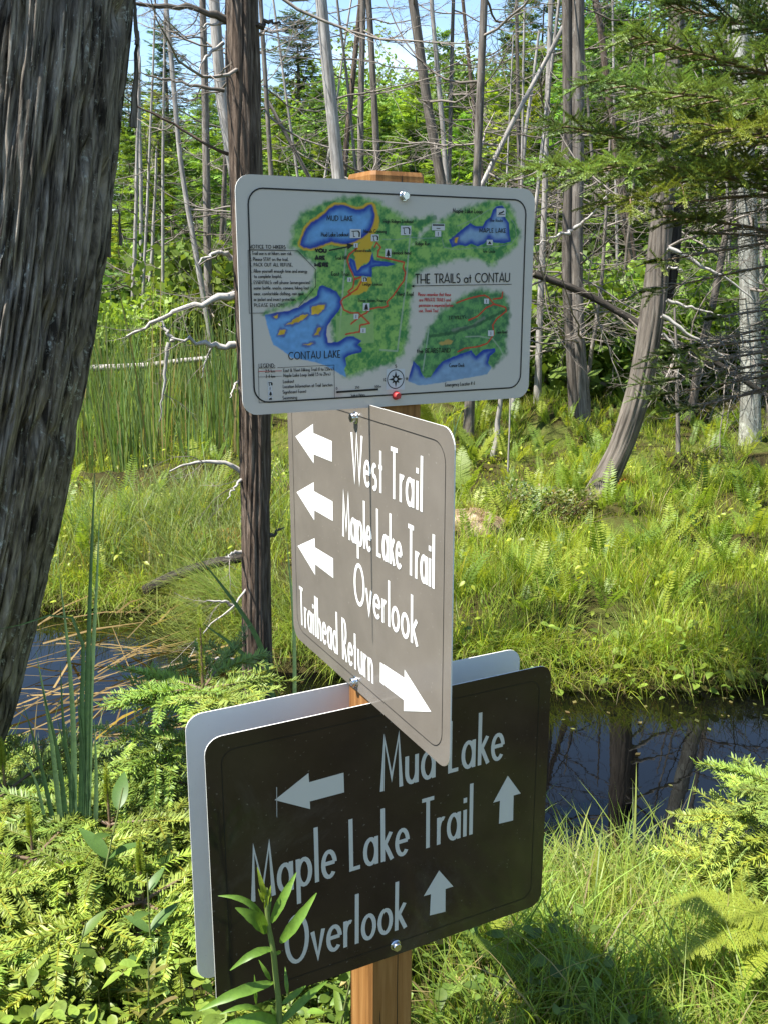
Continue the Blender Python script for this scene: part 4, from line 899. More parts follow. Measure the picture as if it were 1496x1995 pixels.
def conifer_crown(seed, H=9.0, R=2.2, nb=95, k=5, z0=.08, col=(.045, .085, .022), cv=.3, droop=.15, size=.62, power=.75, prot=None, up=.35):
    r = np.random.default_rng(seed); T = []; D = []; S = []; C = []
    for b in range(nb):
        z = z0 + (1 - z0) * (b + r.uniform(0, 1)) / nb; a = b * 2.4 + r.normal(0, .35)
        Lb = max(.12, R * (1 - z)**power * r.uniform(.55, 1.15)); sl = -droop + (up + droop) * z**1.5 + r.normal(0, .09)
        d = nrm(np.array([math.cos(a), math.sin(a), sl])); sd = np.array([-math.sin(a), math.cos(a), 0]); cb = np.clip(r.normal(1, cv), .45, 1.9)
        yel = r.uniform(0, .16)
        for s in np.linspace(.22, 1, k):
            p = np.array([0, 0, z * H]) + d * Lb * s - np.array([0, 0, droop * .9 * Lb * s * s])
            for q in ((-1, 1) if s < .99 else (0,)):
                T.append(p + r.normal(0, .05, 3)); D.append(nrm(d * r.uniform(.5, 1) + sd * q * r.uniform(.6, 1.1) + np.array([0, 0, r.normal(-.08, .2)]))); S.append(size * r.uniform(.7, 1.3) * (.55 + .45 * (1 - z)))
                c = np.array(col) * cb * np.clip(r.normal(1, .18), .6, 1.5); c = c * (1 + np.array([yel * 1.2, yel * .5, 0])); C.append(c)
    D = np.array(D); R_ = frames(D, roll=r.normal(0, .35, len(D)))
    return tile(prot or SPR, R_, np.array(S), np.array(T), np.array(C))
def decid_crown(seed, H=8.0, R=2.2, n=520, col=(.08, .14, .025), cv=.3, z0=.3):
    r = np.random.default_rng(seed); lob = r.normal(0, 1, (14, 3)); lob = nrm(lob) * r.uniform(.35, .75, (14, 1)); T = []; C = []
    for k in range(n):
        c = lob[r.integers(14)]; v = nrm(r.normal(0, 1, 3)) * r.uniform(.25, .42); p = c + v; p = p * [R, R, H * (1 - z0) * .5] + [0, 0, H * (z0 + (1 - z0) * .5)]
        T.append(p); C.append(np.array(col) * np.clip(r.normal(1, cv), .5, 1.8))
    d = nrm(r.normal(0, 1, (n, 3)) + [0, 0, -.2]); return tile(LSP, frames(d, roll=r.uniform(0, 6, n)), r.uniform(.45, .85, n), np.array(T), np.array(C))
def trunk_mesh(H, r0, seed, bend=.1):
    r = np.random.default_rng(seed); n = 12; s = np.linspace(0, 1, n); P = np.c_[np.cumsum(r.normal(0, bend * .1, n)), np.cumsum(r.normal(0, bend * .1, n)), s * H - .2]
    g = G(); add_tube(g, P, r0 * (1.05 - s) + .01, 9, ridge=.12, rf=5, seed=seed); return g.mesh('trunk', M['brownbark'])
KIND = {}
def mk(kind, arr, H, r0, seed):
    V, F, C = arr; KIND.setdefault(kind, []).append((make_mesh('crown', V, F, M['tree'], C, False), trunk_mesh(H * .93, r0, seed)))
for s in range(3): mk('spruce', conifer_crown(20 + s, 10, 1.9, 120, 5, .05, (.062, .12, .042), .28, .22, .55, .85), 10, .13, s)
for s in range(3): mk('hemlock', conifer_crown(30 + s, 9, 2.6, 120, 6, .04, (.125, .22, .042), .34, .16, .66, .62, up=.3), 9, .13, 5 + s)
for s in range(2): mk('larch', conifer_crown(40 + s, 9, 1.9, 100, 5, .06, (.22, .29, .045), .3, .1, .55, .75), 9, .1, 9 + s)
for s in range(3): mk('decid', decid_crown(50 + s, 8, 2.4, 560, (.15, .25, .045)), 8, .12, 12 + s)
for s in range(3): mk('shrub', decid_crown(60 + s, 1.6, 1.0, 170, (.15, .25, .045), .3, .05), 1.4, .03, 15 + s)
TXT = {'spruce': ('dark green spruce standing in the forest behind the marsh', 'spruce_tree'), 'hemlock': ('feathery green conifer standing in the forest behind the marsh', 'conifer_tree'),
       'larch': ('yellow green larch standing in the forest behind the marsh', 'larch_tree'), 'decid': ('leafy broadleaf tree standing in the forest behind the marsh', 'broadleaf_tree'), 'shrub': ('leafy green bush at the foot of the forest behind the marsh', 'bush')}
_rt = np.random.default_rng(77)
def tree(kind, x, y, H, label=None, wide=1.0, group='trees of the forest behind the marsh'):
    cr_, tk = KIND[kind][_rt.integers(len(KIND[kind]))]; h0 = {'spruce': 10, 'hemlock': 9, 'larch': 9, 'decid': 8, 'shrub': 1.6}[kind]; s = H / h0
    if kind == 'shrub' and 'forest' in group: group = 'bushes at the forest edge'
    rt = empty(TXT[kind][1], (x, y, gz(x, y) - .05), label or TXT[kind][0], 'bush' if kind == 'shrub' else 'tree', group)
    rt.rotation_euler = (0, 0, _rt.uniform(0, 6.28)); rt.scale = (s * wide, s * wide, s)
    link('stem' if kind == 'shrub' else 'trunk', tk, rt); link('foliage' if kind == 'shrub' else 'crown', cr_, rt)
    return rt
def tree_px(kind, px, pytop, Y, label=None, wide=1.0):
    A = at(px, pytop, Y); return tree(kind, A[0], Y, A[2] - gz(A[0], Y), label, wide)
tree_px('spruce', 320, 45, 27, 'tall dark pine rising over the reeds beside the leaning trunk', 1.6)
tree_px('spruce', 580, 28, 30, 'tall rounded dark conifer above the left corner of the map', 1.9)
tree_px('larch', 300, 175, 22, 'yellow green larch below the tall dark pine', 1.2)
tree_px('decid', 690, 75, 33, None, 1.3); tree_px('decid', 760, 85, 30, 'rounded light green tree above the post', 1.3); tree_px('hemlock', 470, 110, 26); tree_px('hemlock', 640, 150, 25); tree_px('hemlock', 860, 60, 30); tree_px('decid', 930, 85, 28)
tree_px('spruce', 1010, -20, 26, None, 1.2); tree_px('hemlock', 1060, -60, 24); tree_px('larch', 960, 150, 20, 'yellow green feathery tree behind the snags right of centre', 1.2); tree_px('spruce', 1180, -60, 22); tree_px('spruce', 1240, -90, 19); tree_px('hemlock', 1330, -60, 22); tree_px('spruce', 1430, -120, 20); tree_px('hemlock', 1500, -100, 23)
tree_px('hemlock', 400, 180, 21, None, 1.1); tree_px('hemlock', 545, 190, 21); tree_px('spruce', 360, 300, 18); tree_px('hemlock', 250, 260, 20); tree_px('decid', 620, 220, 22); tree_px('hemlock', 740, 200, 22); tree_px('hemlock', 810, 150, 24); tree_px('spruce', 850, 230, 19); tree_px('larch', 1040, 180, 19); tree_px('hemlock', 1110, 120, 18); tree_px('hemlock', 905, 220, 20)
for kk, (px, py, Y) in enumerate([(280, 330, 18.5), (370, 380, 18), (460, 330, 19), (540, 260, 19), (640, 260, 18), (720, 240, 19.5), (800, 240, 19), (880, 270, 18), (980, 230, 19), (1050, 260, 18.5), (1180, 200, 18), (1300, 180, 18), (1390, 240, 18), (230, 420, 16.5), (330, 460, 17), (420, 400, 17), (500, 300, 18), (590, 330, 17), (680, 290, 18.5), (770, 300, 18), (840, 320, 17), (950, 290, 18), (1000, 330, 16.5), (1075, 300, 17.5), (1150, 260, 16.5), (1210, 300, 15.5), (1270, 240, 17), (1350, 300, 15.5), (1410, 330, 17), (1480, 280, 16)]):
    tree_px(('hemlock', 'spruce', 'hemlock', 'larch', 'hemlock')[kk % 5], px, py, Y, None, 1.25)
for k in range(120):
    x = _rt.uniform(-24, 24); y = _rt.uniform(21, 46)
    if abs(x) < y * .5: tree(('hemlock', 'spruce', 'decid', 'hemlock')[k % 4], x, y, max(3, 1.62 + (.185 if x < .17 * y else .26) * y - gz(x, y) - _rt.uniform(0, 2.6)), None, 1.25)
for k in range(52):
    y = _rt.uniform(11.5, 19); x = _rt.uniform(-.50, .50) * y; tree('shrub', x, y, _rt.uniform(.7, 1.8), None, _rt.uniform(.8, 1.3))
# the woods around and behind the photographer
for k in range(40):
    a = _rt.uniform(0, 2 * math.pi); q = _rt.uniform(9, 20); x, y = q * math.cos(a), q * math.sin(a)
    if y > 3 and abs(x) < y * .75 + 2: continue
    sunward = (x * TOSUN[0] + y * TOSUN[1]) / math.hypot(x, y) / math.cos(SUN_EL)
    Hh = _rt.uniform(6, 9.5)
    if sunward > .75: Hh = min(Hh, q * .62)
    tree(('hemlock', 'spruce', 'decid')[k % 3], x, y, Hh, {'hemlock': 'feathery green conifer in the woods beside and behind the path', 'spruce': 'dark spruce in the woods beside and behind the path', 'decid': 'broadleaf tree in the woods beside and behind the path'}[('hemlock', 'spruce', 'decid')[k % 3]], 1.1, 'trees of the woods around the path')
# ------------------------------------------------------------------ grass and sedge
def blades(base, Ln, wd, az, bend, droop, nseg=4, col=None, twist=None, lean=None):
    """arching blades; bend = horizontal reach / length, droop = how far the tip falls; all (n,)"""
    n = len(base); t = np.linspace(0, 1, nseg + 1)[None, :]
    d = np.c_[np.cos(az), np.sin(az)]; hx = (Ln * bend)[:, None] * t**1.7; hz = Ln[:, None] * (t * np.sqrt(np.clip(1 - bend**2 * .6, .1, 1))[:, None] - droop[:, None] * t**2.4)
    C_ = np.stack([base[:, 0:1] + d[:, 0:1] * hx, base[:, 1:2] + d[:, 1:2] * hx, base[:, 2:3] + hz], 2)
    tw = az + math.pi / 2 + (RNG.normal(0, .7, n) if twist is None else twist); s = np.stack([np.cos(tw), np.sin(tw), np.zeros(n)], 1)
    wp = (np.minimum(1, .55 + 1.8 * t) * (1 - t**2.2) + .03) * wd[:, None] / 2
    Lf = C_ - s[:, None, :] * wp[:, :, None]; Rt = C_ + s[:, None, :] * wp[:, :, None]
    V = np.stack([Lf, Rt], 2).reshape(-1, 3); k = (nseg + 1) * 2
    i = (np.arange(n) * k)[:, None] + (np.arange(nseg) * 2)[None]; F = np.stack([i, i + 1, i + 3, i + 2], 2).reshape(-1, 4)
    return V, F, np.repeat(col, k, 0)
def colvar(n, base, cv=.22, yel=.35, dead=.06, r=RNG):
    c = np.asarray(base)[None] * np.clip(r.normal(1, cv, n), .5, 1.7)[:, None]; y = r.uniform(0, yel, n)[:, None]; c = c * (1 + y * np.array([1.0, .35, 0]))
    q = r.uniform(0, 1, n) < dead; c[q] = np.array([.34, .27, .12]) * r.uniform(.6, 1.2, (q.sum(), 1)); return c
def tufts(name, label, cx, cy, per, Ln, wd, spread, col, bend=(.15, .6), droop=(0, .3), nseg=4, cat='grass', cv=.2, yel=.35, dead=.06, zoff=-.02, dirs=None, lv=.3):
    n = len(cx); k = np.repeat(np.arange(n), per); N_ = len(k)
    ph = RNG.uniform(0, 6.283, N_); rr = np.sqrt(RNG.uniform(0, 1, N_)) * np.broadcast_to(spread, n)[k]
    x = cx[k] + rr * np.cos(ph); y = cy[k] + rr * np.sin(ph); z = ground(x, y) + zoff
    az = ph + RNG.normal(0, .7, N_) if dirs is None else RNG.normal(dirs, .8, N_)
    L_ = np.broadcast_to(Ln, n)[k] * np.clip(RNG.normal(1, lv, N_), .3, 1.7)
    base = np.asarray(col); tc_ = base[None] * np.clip(RNG.normal(1, .16, (n, 1)), .6, 1.5) * np.clip(RNG.normal(1, .07, (n, 3)), .8, 1.2)
    c = colvar(N_, (1, 1, 1), cv, yel, 0) * tc_[k]; q = RNG.uniform(0, 1, N_) < dead; c[q] = np.array([.34, .27, .12]) * RNG.uniform(.6, 1.2, (q.sum(), 1))
    V, F, C = blades(np.c_[x, y, z], L_, wd * RNG.uniform(.6, 1.4, N_), az, RNG.uniform(*bend, N_), RNG.uniform(*droop, N_), nseg, c)
    return link(name, make_mesh(name, V, [F], M['leaf'], C, True), None, None, label, cat, None, 'stuff')
def scatter(n, x0, x1, y0, y1, f=None, tan=.55):
    x = RNG.uniform(x0, x1, n); y = RNG.uniform(y0, y1, n) if f is None else f(RNG.uniform(0, 1, n))
    return x, y
def dist_far(x, y): return y - np.interp(x, _fx, _fy)
def dist_near(x, y): return np.interp(x, _nx, _ny) - y
# far bank: density falls with distance, blades grow broader so that they still read
q = RNG.uniform(0, 1, 15000); y = 4.1 * (14 / 4.1)**q; x = RNG.uniform(-.56, .56, len(y)) * y; k = (dist_far(x, y) > .05) & (ground(x, y) > WATER + .02) & (fbm(x * 1.9, y * 1.9, 91) > .36); x, y = x[k], y[k]
patch = fbm(x * 1.1, y * 1.1, 71); hgt = .07 + .13 * sst(.35, .65, patch)
tufts('meadow_grass', 'short bright green marsh grass covering the far bank', x, y, 9, hgt, .0040, .08, (.27, .39, .05), (.1, .6), (0, .25), 3, yel=.55)
sel = RNG.uniform(0, 1, len(x)) < .16 
q = RNG.uniform(0, 1, 900); y = 4.0 * (11 / 4.0)**q; x = RNG.uniform(-.52, .52, len(y)) * y; k = (dist_far(x, y) > .02) & (fbm(x * .9, y * .9, 81) > .45); x, y = x[k], y[k]
tufts('sedge_tussocks', 'long fine sedge tussocks on the far bank', x, y, 34, .24, .0033, .10, (.26, .375, .065), (.25, .8), (.05, .5), 5, yel=.3, dead=.1)
# overhanging grass along the water's edge
x = RNG.uniform(-2.6, 2.6, 330); y = np.interp(x, _fx, _fy) + RNG.uniform(-.02, .16, len(x))
tufts('bank_sedge', 'sedge hanging over the far edge of the water', x, y, 24, .25, .004, .06, (.24, .345, .055), (.4, .9), (.3, .9), 5, dirs=-math.pi / 2, dead=.15)
# tussock on the left of the dead cedar
x = RNG.normal(-.85, .22, 60); y = RNG.normal(4.85, .2, 60); tufts('waterside_tussock', 'pale arching sedge tussock left of the dead cedar by the water', x, y, 40, .40, .0042, .07, (.20, .28, .07), (.3, .9), (.1, .6), 6, dirs=math.pi * 1.1)
x = RNG.normal(-1.35, .35, 90); y = RNG.normal(6.0, .35, 90); tufts('waterside_tussock', 'blue green grass clump behind the pool at the foot of the leaning trunk', x, y, 40, .42, .0042, .08, (.18, .26, .09), (.2, .8), (.05, .5), 5)
# near bank, right of the post: long arching grass
x = RNG.uniform(.12, 2.3, 620); y = RNG.uniform(1.35, 3.0, 620); k = dist_near(x, y) > .06; x, y = x[k], y[k]
tufts('long_grass', 'long arching grass on the near bank right of the post', x, y, 22, .28, .0050, .06, (.22, .325, .06), (.2, .9), (.1, .6), 6, dead=.08, yel=.25)
x = RNG.uniform(.15, 2.2, 420); y = RNG.uniform(1.3, 2.95, 420); k = dist_near(x, y) > .0; x, y = x[k], y[k]
tufts('fine_grass', 'fine short grass filling the near bank right of the post', x, y, 40, .19, .003, .07, (.235, .335, .05), (.1, .7), (0, .35), 4, dead=.08, yel=.35)
x = RNG.uniform(.3, 1.9, 40); y = np.interp(x, _nx, _ny) - RNG.uniform(.12, .5, 40)
tufts('reed_grass', 'broad bladed grass arching over the near edge of the water', x, y, 10, .40, .0075, .05, (.21, .29, .08), (.3, .85), (.2, .7), 8, dead=.04)
x = RNG.uniform(-1.9, .1, 260); y = RNG.uniform(1.4, 3.05, 260); tufts('underbrush_grass', 'grass growing under the low firs left of the post', x, y, 16, .22, .005, .06, (.14, .21, .035), (.1, .7), (0, .4), 4)
x = RNG.uniform(-1.8, -.25, 120); y = np.interp(x, _nx, _ny) - RNG.uniform(-.3, .3, 120); tufts('waterside_grass', 'green grass along the near edge of the pool on the left', x, y, 12, .40, .006, .05, (.15, .23, .055), (.2, .8), (.05, .5), 6)
# cattail stand in the distance, left
x = RNG.uniform(-4.6, -.9, 470); y = RNG.uniform(7.6, 11.5, 470); k = (x > -.42 * y) & (x < -.13 * y); x, y = x[k], y[k]
tufts('cattail_bed', 'stand of upright grey green cattail leaves on the left', x, y, 7, np.clip(RNG.normal(.78, .2, len(x)), .3, 1.2), .014, .10, (.15, .23, .085), (.02, .25), (0, .12), 4, 'cattails', yel=.3, dead=.1)
# straw in the water
x = RNG.uniform(-1.6, -.75, 16); y = RNG.uniform(3.7, 4.9, 16)
def straw():
    g = G(); r = np.random.default_rng(3)
    for k in range(95):
        c = np.array([r.uniform(-1.85, -.6), r.uniform(3.55, 5.1), WATER + r.uniform(.01, .12)]); a = r.normal(.5, .6); L_ = r.uniform(.25, .8)
        d = np.array([math.cos(a), math.sin(a), r.normal(.0, .12)]); s = np.array([-math.sin(a), math.cos(a), r.normal(0, .5)]) * r.uniform(.003, .006)
        V = [c - d * L_ / 2 - s, c - d * L_ / 2 + s, c + s + [0, 0, .02], c - s + [0, 0, .02], c + d * L_ / 2 + s * .4, c + d * L_ / 2 - s * .4]; g.add(V, [[0, 1, 2, 3], [3, 2, 4, 5]], np.array([.36, .25, .10]) * r.uniform(.5, 1.3))
    link('dead_reeds', g.mesh('dead_reeds', M['leaf']), None, None, 'tangle of straw coloured dead reeds lying in the pool on the left', 'reeds', None, 'stuff')
straw()
def floaters():
    g = G(); r = np.random.default_rng(8)
    for k in range(170):
        x = r.uniform(-2, 2.4); y = np.interp(x, _fx, _fy) - abs(r.normal(.1, .35))
        if y < np.interp(x, _nx, _ny) + .05: continue
        a = r.uniform(0, 6.28); q = r.uniform(.006, .02); c, s_ = math.cos(a) * q, math.sin(a) * q
        V = np.array([[c, s_, 0], [-s_ * .6, c * .6, 0], [-c, -s_, 0], [s_ * .6, -c * .6, 0]]) + [x, y, WATER + .004]; g.add(V, [[0, 1, 2, 3]], np.array([.22, .22, .07]) * r.uniform(.4, 1.4) * np.array([1, r.uniform(.7, 1.2), 1]))
    link('floating_leaves', g.mesh('floating_leaves', M['leaf'], False), None, None, 'specks of fallen leaf and pollen scum floating on the dark water', 'floating leaves', None, 'stuff')
floaters()

# ------------------------------------------------------------------ broad leaves
def leaf_proto(shape='ovate', n=7, fold=.12, curl=.15):
    t = np.linspace(0, 1, n)
    wv = {'ovate': np.sin(math.pi * t**.72) * .27, 'lance': np.sin(math.pi * t**.8)**.9 * .115, 'heart': np.sin(math.pi * t**.6) * .36}[shape]
    mid = np.c_[np.zeros(n), t, -curl * t**2]; Lf = mid + np.c_[-wv, -wv * .1, fold * wv * 2]; Rt = mid + np.c_[wv, -wv * .1, fold * wv * 2]
    V = np.stack([Lf, mid, Rt], 1).reshape(-1, 3); i = (np.arange(n - 1) * 3)[:, None]
    F = np.concatenate([np.stack([i, i + 1, i + 4, i + 3], 2).reshape(-1, 4), np.stack([i + 1, i + 2, i + 5, i + 4], 2).reshape(-1, 4)]); return V, [F], np.ones((len(V), 3))
OV = leaf_proto('ovate'); LA = leaf_proto('lance', 9, .18, .25)
def groundcover(name, label, n, x0, x1, y0, y1, z0, z1, size, col, cv=.25, yel=.3, proto=OV):
    x = RNG.uniform(x0, x1, n); y = RNG.uniform(y0, y1, n); z = ground(x, y) + RNG.uniform(z0, z1, n)
    az = RNG.uniform(0, 6.283, n); d = np.c_[np.cos(az), np.sin(az), RNG.normal(-.1, .35, n)]
    A = tile(proto, frames(d, roll=RNG.normal(0, .35, n)), RNG.uniform(.6, 1.4, n) * size, np.c_[x, y, z], colvar(n, col, cv, yel, .02))
    g = G(); g.add(A[0], A[1][0], A[2])
    ns = n // 3; b = np.c_[x[:ns], y[:ns], z[:ns] * 0 + ground(x[:ns], y[:ns])]; tp = np.c_[x[:ns], y[:ns], z[:ns]]
    s = RNG.normal(0, .0012, (ns, 3)); s[:, 2] = 0; V = np.stack([b - s, b + s, tp + s * .6, tp - s * .6], 1).reshape(-1, 3); g.add(V, np.arange(ns * 4).reshape(-1, 4), np.array([.10, .10, .035]))
    return link(name, g.mesh(name, M['glossleaf']), None, None, label, 'undergrowth', None, 'stuff')
groundcover('leafy_undergrowth', 'carpet of small ovate leaves at the lower left below the firs', 2300, -1.35, .02, 1.30, 2.1, .02, .22, .034, (.12, .21, .035))
groundcover('pale_leaf_undergrowth', 'yellow green low leaves at the very lower left corner', 900, -1.1, -.25, 1.22, 1.62, .10, .34, .036, (.17, .26, .045))
groundcover('path_edge_leaves', 'dark small leaves around the foot of the post', 700, -.3, .55, 1.25, 2.1, .0, .16, .040, (.10, .17, .035))
groundcover('bank_herbs', 'small rounded herbs scattered on the far bank', 2400, -2.4, 3.2, 4.3, 8.5, .02, .18, .035, (.20, .28, .035), .3, .6)
groundcover('waterside_leaves', 'round leaves growing along the foot of the far bank', 420, .2, 2.6, 4.12, 4.5, -.02, .16, .055, (.15, .24, .04))
def moss(name, label, px, py, rx, ry, rz, cols, sink=.3):
    p = on_ground(px, py); r = np.random.default_rng(int(px)); nu, nv = 40, 16; u = np.linspace(0, 2 * math.pi, nu, endpoint=False)[None]; v = np.linspace(0, math.pi / 2, nv)[:, None]
    q = 1 + .35 * (fbm(np.cos(u) * 3 + v * 2 + 9, np.sin(u) * 3 + v, int(px)) - .47) * np.ones_like(v)
    V = np.stack([rx * np.cos(u) * np.cos(v) * q, ry * np.sin(u) * np.cos(v) * q, rz * np.sin(v) * q * np.ones_like(u)], 2).reshape(-1, 3)
    i = np.arange(nv - 1)[:, None] * nu; j = np.arange(nu)[None]; j2 = (j + 1) % nu; F = np.stack([i + j, i + j2, i + nu + j2, i + nu + j], 2).reshape(-1, 4)
    mt, t, o = newmat(name); tcn = t.nodes.new('ShaderNodeTexCoord').outputs['Object']; principled(t, o, ramp(t, noise(t, tcn, 14, 6, .7), [(.3, cols[0]), (.5, cols[1]), (.68, cols[2])]), .95, .1, noise(t, tcn, 60, 5, .7), 1, .02)
    rt = empty(name, (p[0], p[1], gz(p[0], p[1]) - rz * sink), label, 'moss'); link('moss_cushion', make_mesh('moss_cushion', V, [F], mt), rt)
    n = 260; a = r.uniform(0, 6.28, n); e = r.uniform(.1, 1.5, n); b = np.c_[rx * np.cos(a) * np.cos(e), ry * np.sin(a) * np.cos(e), rz * np.sin(e)] * .98
    Vb, Fb, Cb = blades(b, r.uniform(.03, .09, n), np.full(n, .004), a, r.uniform(.1, .8, n), r.uniform(0, .4, n), 3, colvar(n, (.17, .19, .045), .3, .6, .25)); link('sprigs', make_mesh('sprigs', Vb, [Fb], M['leaf'], Cb), rt, kind='stuff')
moss('moss_hummock', 'pinkish buff moss hummock beside the taupe panel', 912, 1020, .26, .24, .13, ((.10, .05, .025), (.28, .20, .12), (.50, .40, .30)))
moss('moss_hummock', 'orange brown moss hummock left of the dead cedar', 440, 1062, .34, .22, .14, ((.10, .05, .012), (.26, .14, .03), (.20, .20, .03)))
moss('moss_hummock', 'small orange moss cushion behind the curved trunk', 1215, 950, .10, .10, .10, ((.2, .09, .02), (.34, .17, .04), (.25, .22, .04)))
def leafbush(label, px, py, R, H, n, col, size=.028, Y=None):
    p = on_ground(px, py); r = np.random.default_rng(int(px + py)); rt = empty('low_shrub', (p[0], p[1], gz(p[0], p[1]) - .03), label, 'shrub', 'low shrubs on the far bank')
    a = r.uniform(0, 6.28, n); q = r.uniform(.2, 1, n)**.6; zz = r.uniform(.05, 1, n); x = R * q * np.cos(a) * (1.1 - zz * .45); y = R * q * np.sin(a) * (1.1 - zz * .45)
    d = np.c_[np.cos(a), np.sin(a), r.normal(.6, .5, n)]; A = tile(OV, frames(d, roll=r.normal(0, .6, n)), r.uniform(.6, 1.3, n) * size, np.c_[x, y, zz * H], colvar(n, col, .3, .4, .08, r)); g = G(); g.add(A[0], A[1][0], A[2]); o = link('foliage', g.mesh('foliage', M['glossleaf']), rt); o['kind'] = 'stuff'
    g = G()
    for k in range(26):
        b = r.normal(0, R * .15, 3) * [1, 1, 0]; e = np.array([r.normal(0, R * .5), r.normal(0, R * .5), H * r.uniform(.6, 1)]); add_tube(g, resample([b, (b + e) / 2 + r.normal(0, .03, 3), e], 6), np.linspace(.004, .0012, 6), 4, (.14, .09, .06))
    link('stems', g.mesh('stems', M['stem']), rt)
leafbush('grey green low shrub at the foot of the curved trunk', 1050, 1030, .34, .30, 900, (.12, .17, .055)); leafbush('olive low shrub left of the curved trunk base', 1110, 1010, .26, .24, 600, (.13, .17, .05)); leafbush('dark leafy shrub over the shaded hollow in the far bank', 990, 1010, .24, .28, 500, (.10, .16, .05))
leafbush('bright green shrub right of the dead cedar', 545, 990, .3, .35, 500, (.16, .24, .03))

# ------------------------------------------------------------------ ferns
def frond(seed, npin=20, lobes=True, wid=.15, arch=.5):
    r = np.random.default_rng(seed); g = G(); t = np.linspace(0, 1, 24); th = .15 + arch * t**1.5
    ds = 1 / 23; P = np.c_[np.zeros(24), np.cumsum(np.sin(th)) * ds, np.cumsum(np.cos(th)) * ds]; P -= P[0]
    add_tube(g, P, np.linspace(.006, .0015, 24), 4, (.7, .8, .6))
    for k in range(npin):
        q = .16 + .83 * (k / (npin - 1)); b = np.array([np.interp(q, t, P[:, j]) for j in range(3)]); a = np.interp(q, t, th)
        ax = np.array([0, math.sin(a), math.cos(a)]); nz = np.array([0, -math.cos(a), math.sin(a)]) ; L_ = wid * (math.sin(math.pi * min(1, (q * .9 + .13))**1.0)**.75 + .04) * r.uniform(.9, 1.1)
        for sd in (-1, 1):
            d = nrm(np.array([sd, 0, 0]) * 1.0 + ax * .38 + nz * r.normal(-.05, .12)); s = nrm(np.cross(d, nz)); wv = L_ * .15
            if lobes:
                m_ = 6; V = [b]
                up_, dn_ = [], []
                for j in range(m_):
                    u0 = (j + .15) / m_; u1 = (j + .65) / m_; wj = wv * (1 - (j / m_)**1.6) + .003
                    for sg in (-1, 1): V_ = [b + d * L_ * u0, b + d * L_ * (u0 + .16) + s * sg * wj * .2, b + d * L_ * (u1 + .22) + s * sg * wj * 1.15, b + d * L_ * (u0 - .0) + s * sg * wj * .85]; g.add(V_, [[0, 1, 2, 3]] if sg > 0 else [[3, 2, 1, 0]], np.ones(3) * r.uniform(.85, 1.12))
            else:
                g.add([b, b + d * L_ * .4 + s * wv, b + d * L_, b + d * L_ * .35 - s * wv], [[0, 1, 2, 3]], np.ones(3) * r.uniform(.85, 1.12))
    V, F, C = g.arrays(); return V, F, C
def fmesh(arr, col): V, F, C = arr; return make_mesh('frond', V, F, M['leaf'], C * np.asarray(col), False)
FA = [frond(k, 24, True, .155, .35 + .25 * k) for k in range(3)]; FB = [frond(10 + k, 18, False, .15, .3 + .25 * k) for k in range(3)]
FHI = [fmesh(f, c) for f in FA for c in ((.22, .30, .045), (.31, .36, .05))]; FLO = [fmesh(f, c) for f in FB for c in ((.21, .31, .04), (.31, .37, .05), (.16, .25, .04))]
_rf = np.random.default_rng(17)
def fern(p, L_, nf=5, label=None, hi=False, group='ferns on the far bank', fan=.5, az0=None, pool=None):
    rt = empty('fern', (p[0], p[1], p[2]), label or 'upright yellow green fern in the grass of the far bank', 'fern', group)
    for k in range(nf):
        a = (k * 6.283 / nf + _rf.normal(0, .4)) if az0 is None else az0 + _rf.normal(0, .3); f = (pool or (FHI if hi else FLO)); o = link('frond', f[_rf.integers(len(f))], rt); s = L_ * _rf.uniform(.7, 1.15)
        o.rotation_euler = (-_rf.uniform(.05, fan), _rf.normal(0, .12), a); o.scale = (s, s, s)
    return rt
for px, py, L_, nf, lab in ((925, 905, .42, 4, 'tall clump of pale ferns right of the taupe panel top'), (985, 900, .40, 3, 'fern clump right of the pale ferns below the map'), (848, 860, .5, 4, 'fern standing just behind the gap between map and taupe panel'), (895, 985, .45, 3, 'bright fern pressed against the right edge of the taupe panel'), (1400, 1050, .25, 2, 'single yellow fern right of the curved trunk'), (1100, 1180, .2, 2, 'small yellow fern above the channel'), (400, 880, .35, 5, 'leafy fern clump left of the dead cedar')):
    p = on_ground(px, py); fern((p[0], p[1], gz(p[0], p[1]) - .02), L_, nf, lab, L_ > .4, fan=.3)
for k in range(280):
    px, py = _rf.uniform(90, 1496), 815 + 400 * _rf.uniform(0, 1)**1.6
    if 440 < px < 540 or (560 < px < 885): px = _rf.uniform(890, 1496)
    p = on_ground(px, py)
    if dist_far(p[0], p[1]) < .15: continue
    fern((p[0], p[1], gz(p[0], p[1]) - .02), _rf.uniform(.20, .38), _rf.integers(2, 5), fan=.45)
# near ferns
p = at(1545, 1900, 1.85); ft = fern((p[0], p[1], gz(p[0], p[1]) + .22), .30, 3, 'large yellow green fern reaching in at the lower right corner', True, None, 1.0, math.pi * .5, [FHI[3], FHI[5]])
for k, ch in enumerate(ft.children): ch.rotation_euler = (-1.05 - .12 * k, -.2 + .25 * k, math.pi * (.45 + .12 * k))
p = at(1175, 1760, 2.3); fern((p[0], p[1], gz(p[0], p[1]) + .02), .22, 2, 'yellow fern standing in the long grass right of the dark panel', True, None, .35, None, [FHI[3]])
p = at(1000, 1985, 1.7); fern((p[0] + .05, p[1] + .1, gz(p[0], p[1]) + .03), .24, 5, 'green fern drooping beside the foot of the post', True, None, 1.0)
p = at(1460, 1720, 2.2); fern((p[0], p[1], gz(p[0], p[1])), .26, 4, 'pale fern by the small fir at the right edge', True, None, .5, None, [FHI[1], FHI[3]])
p = at(30, 1900, 1.7); fern((p[0], p[1], gz(p[0], p[1]) + .05), .2, 4, 'fern among the leaves at the lower left', True, None, .9)

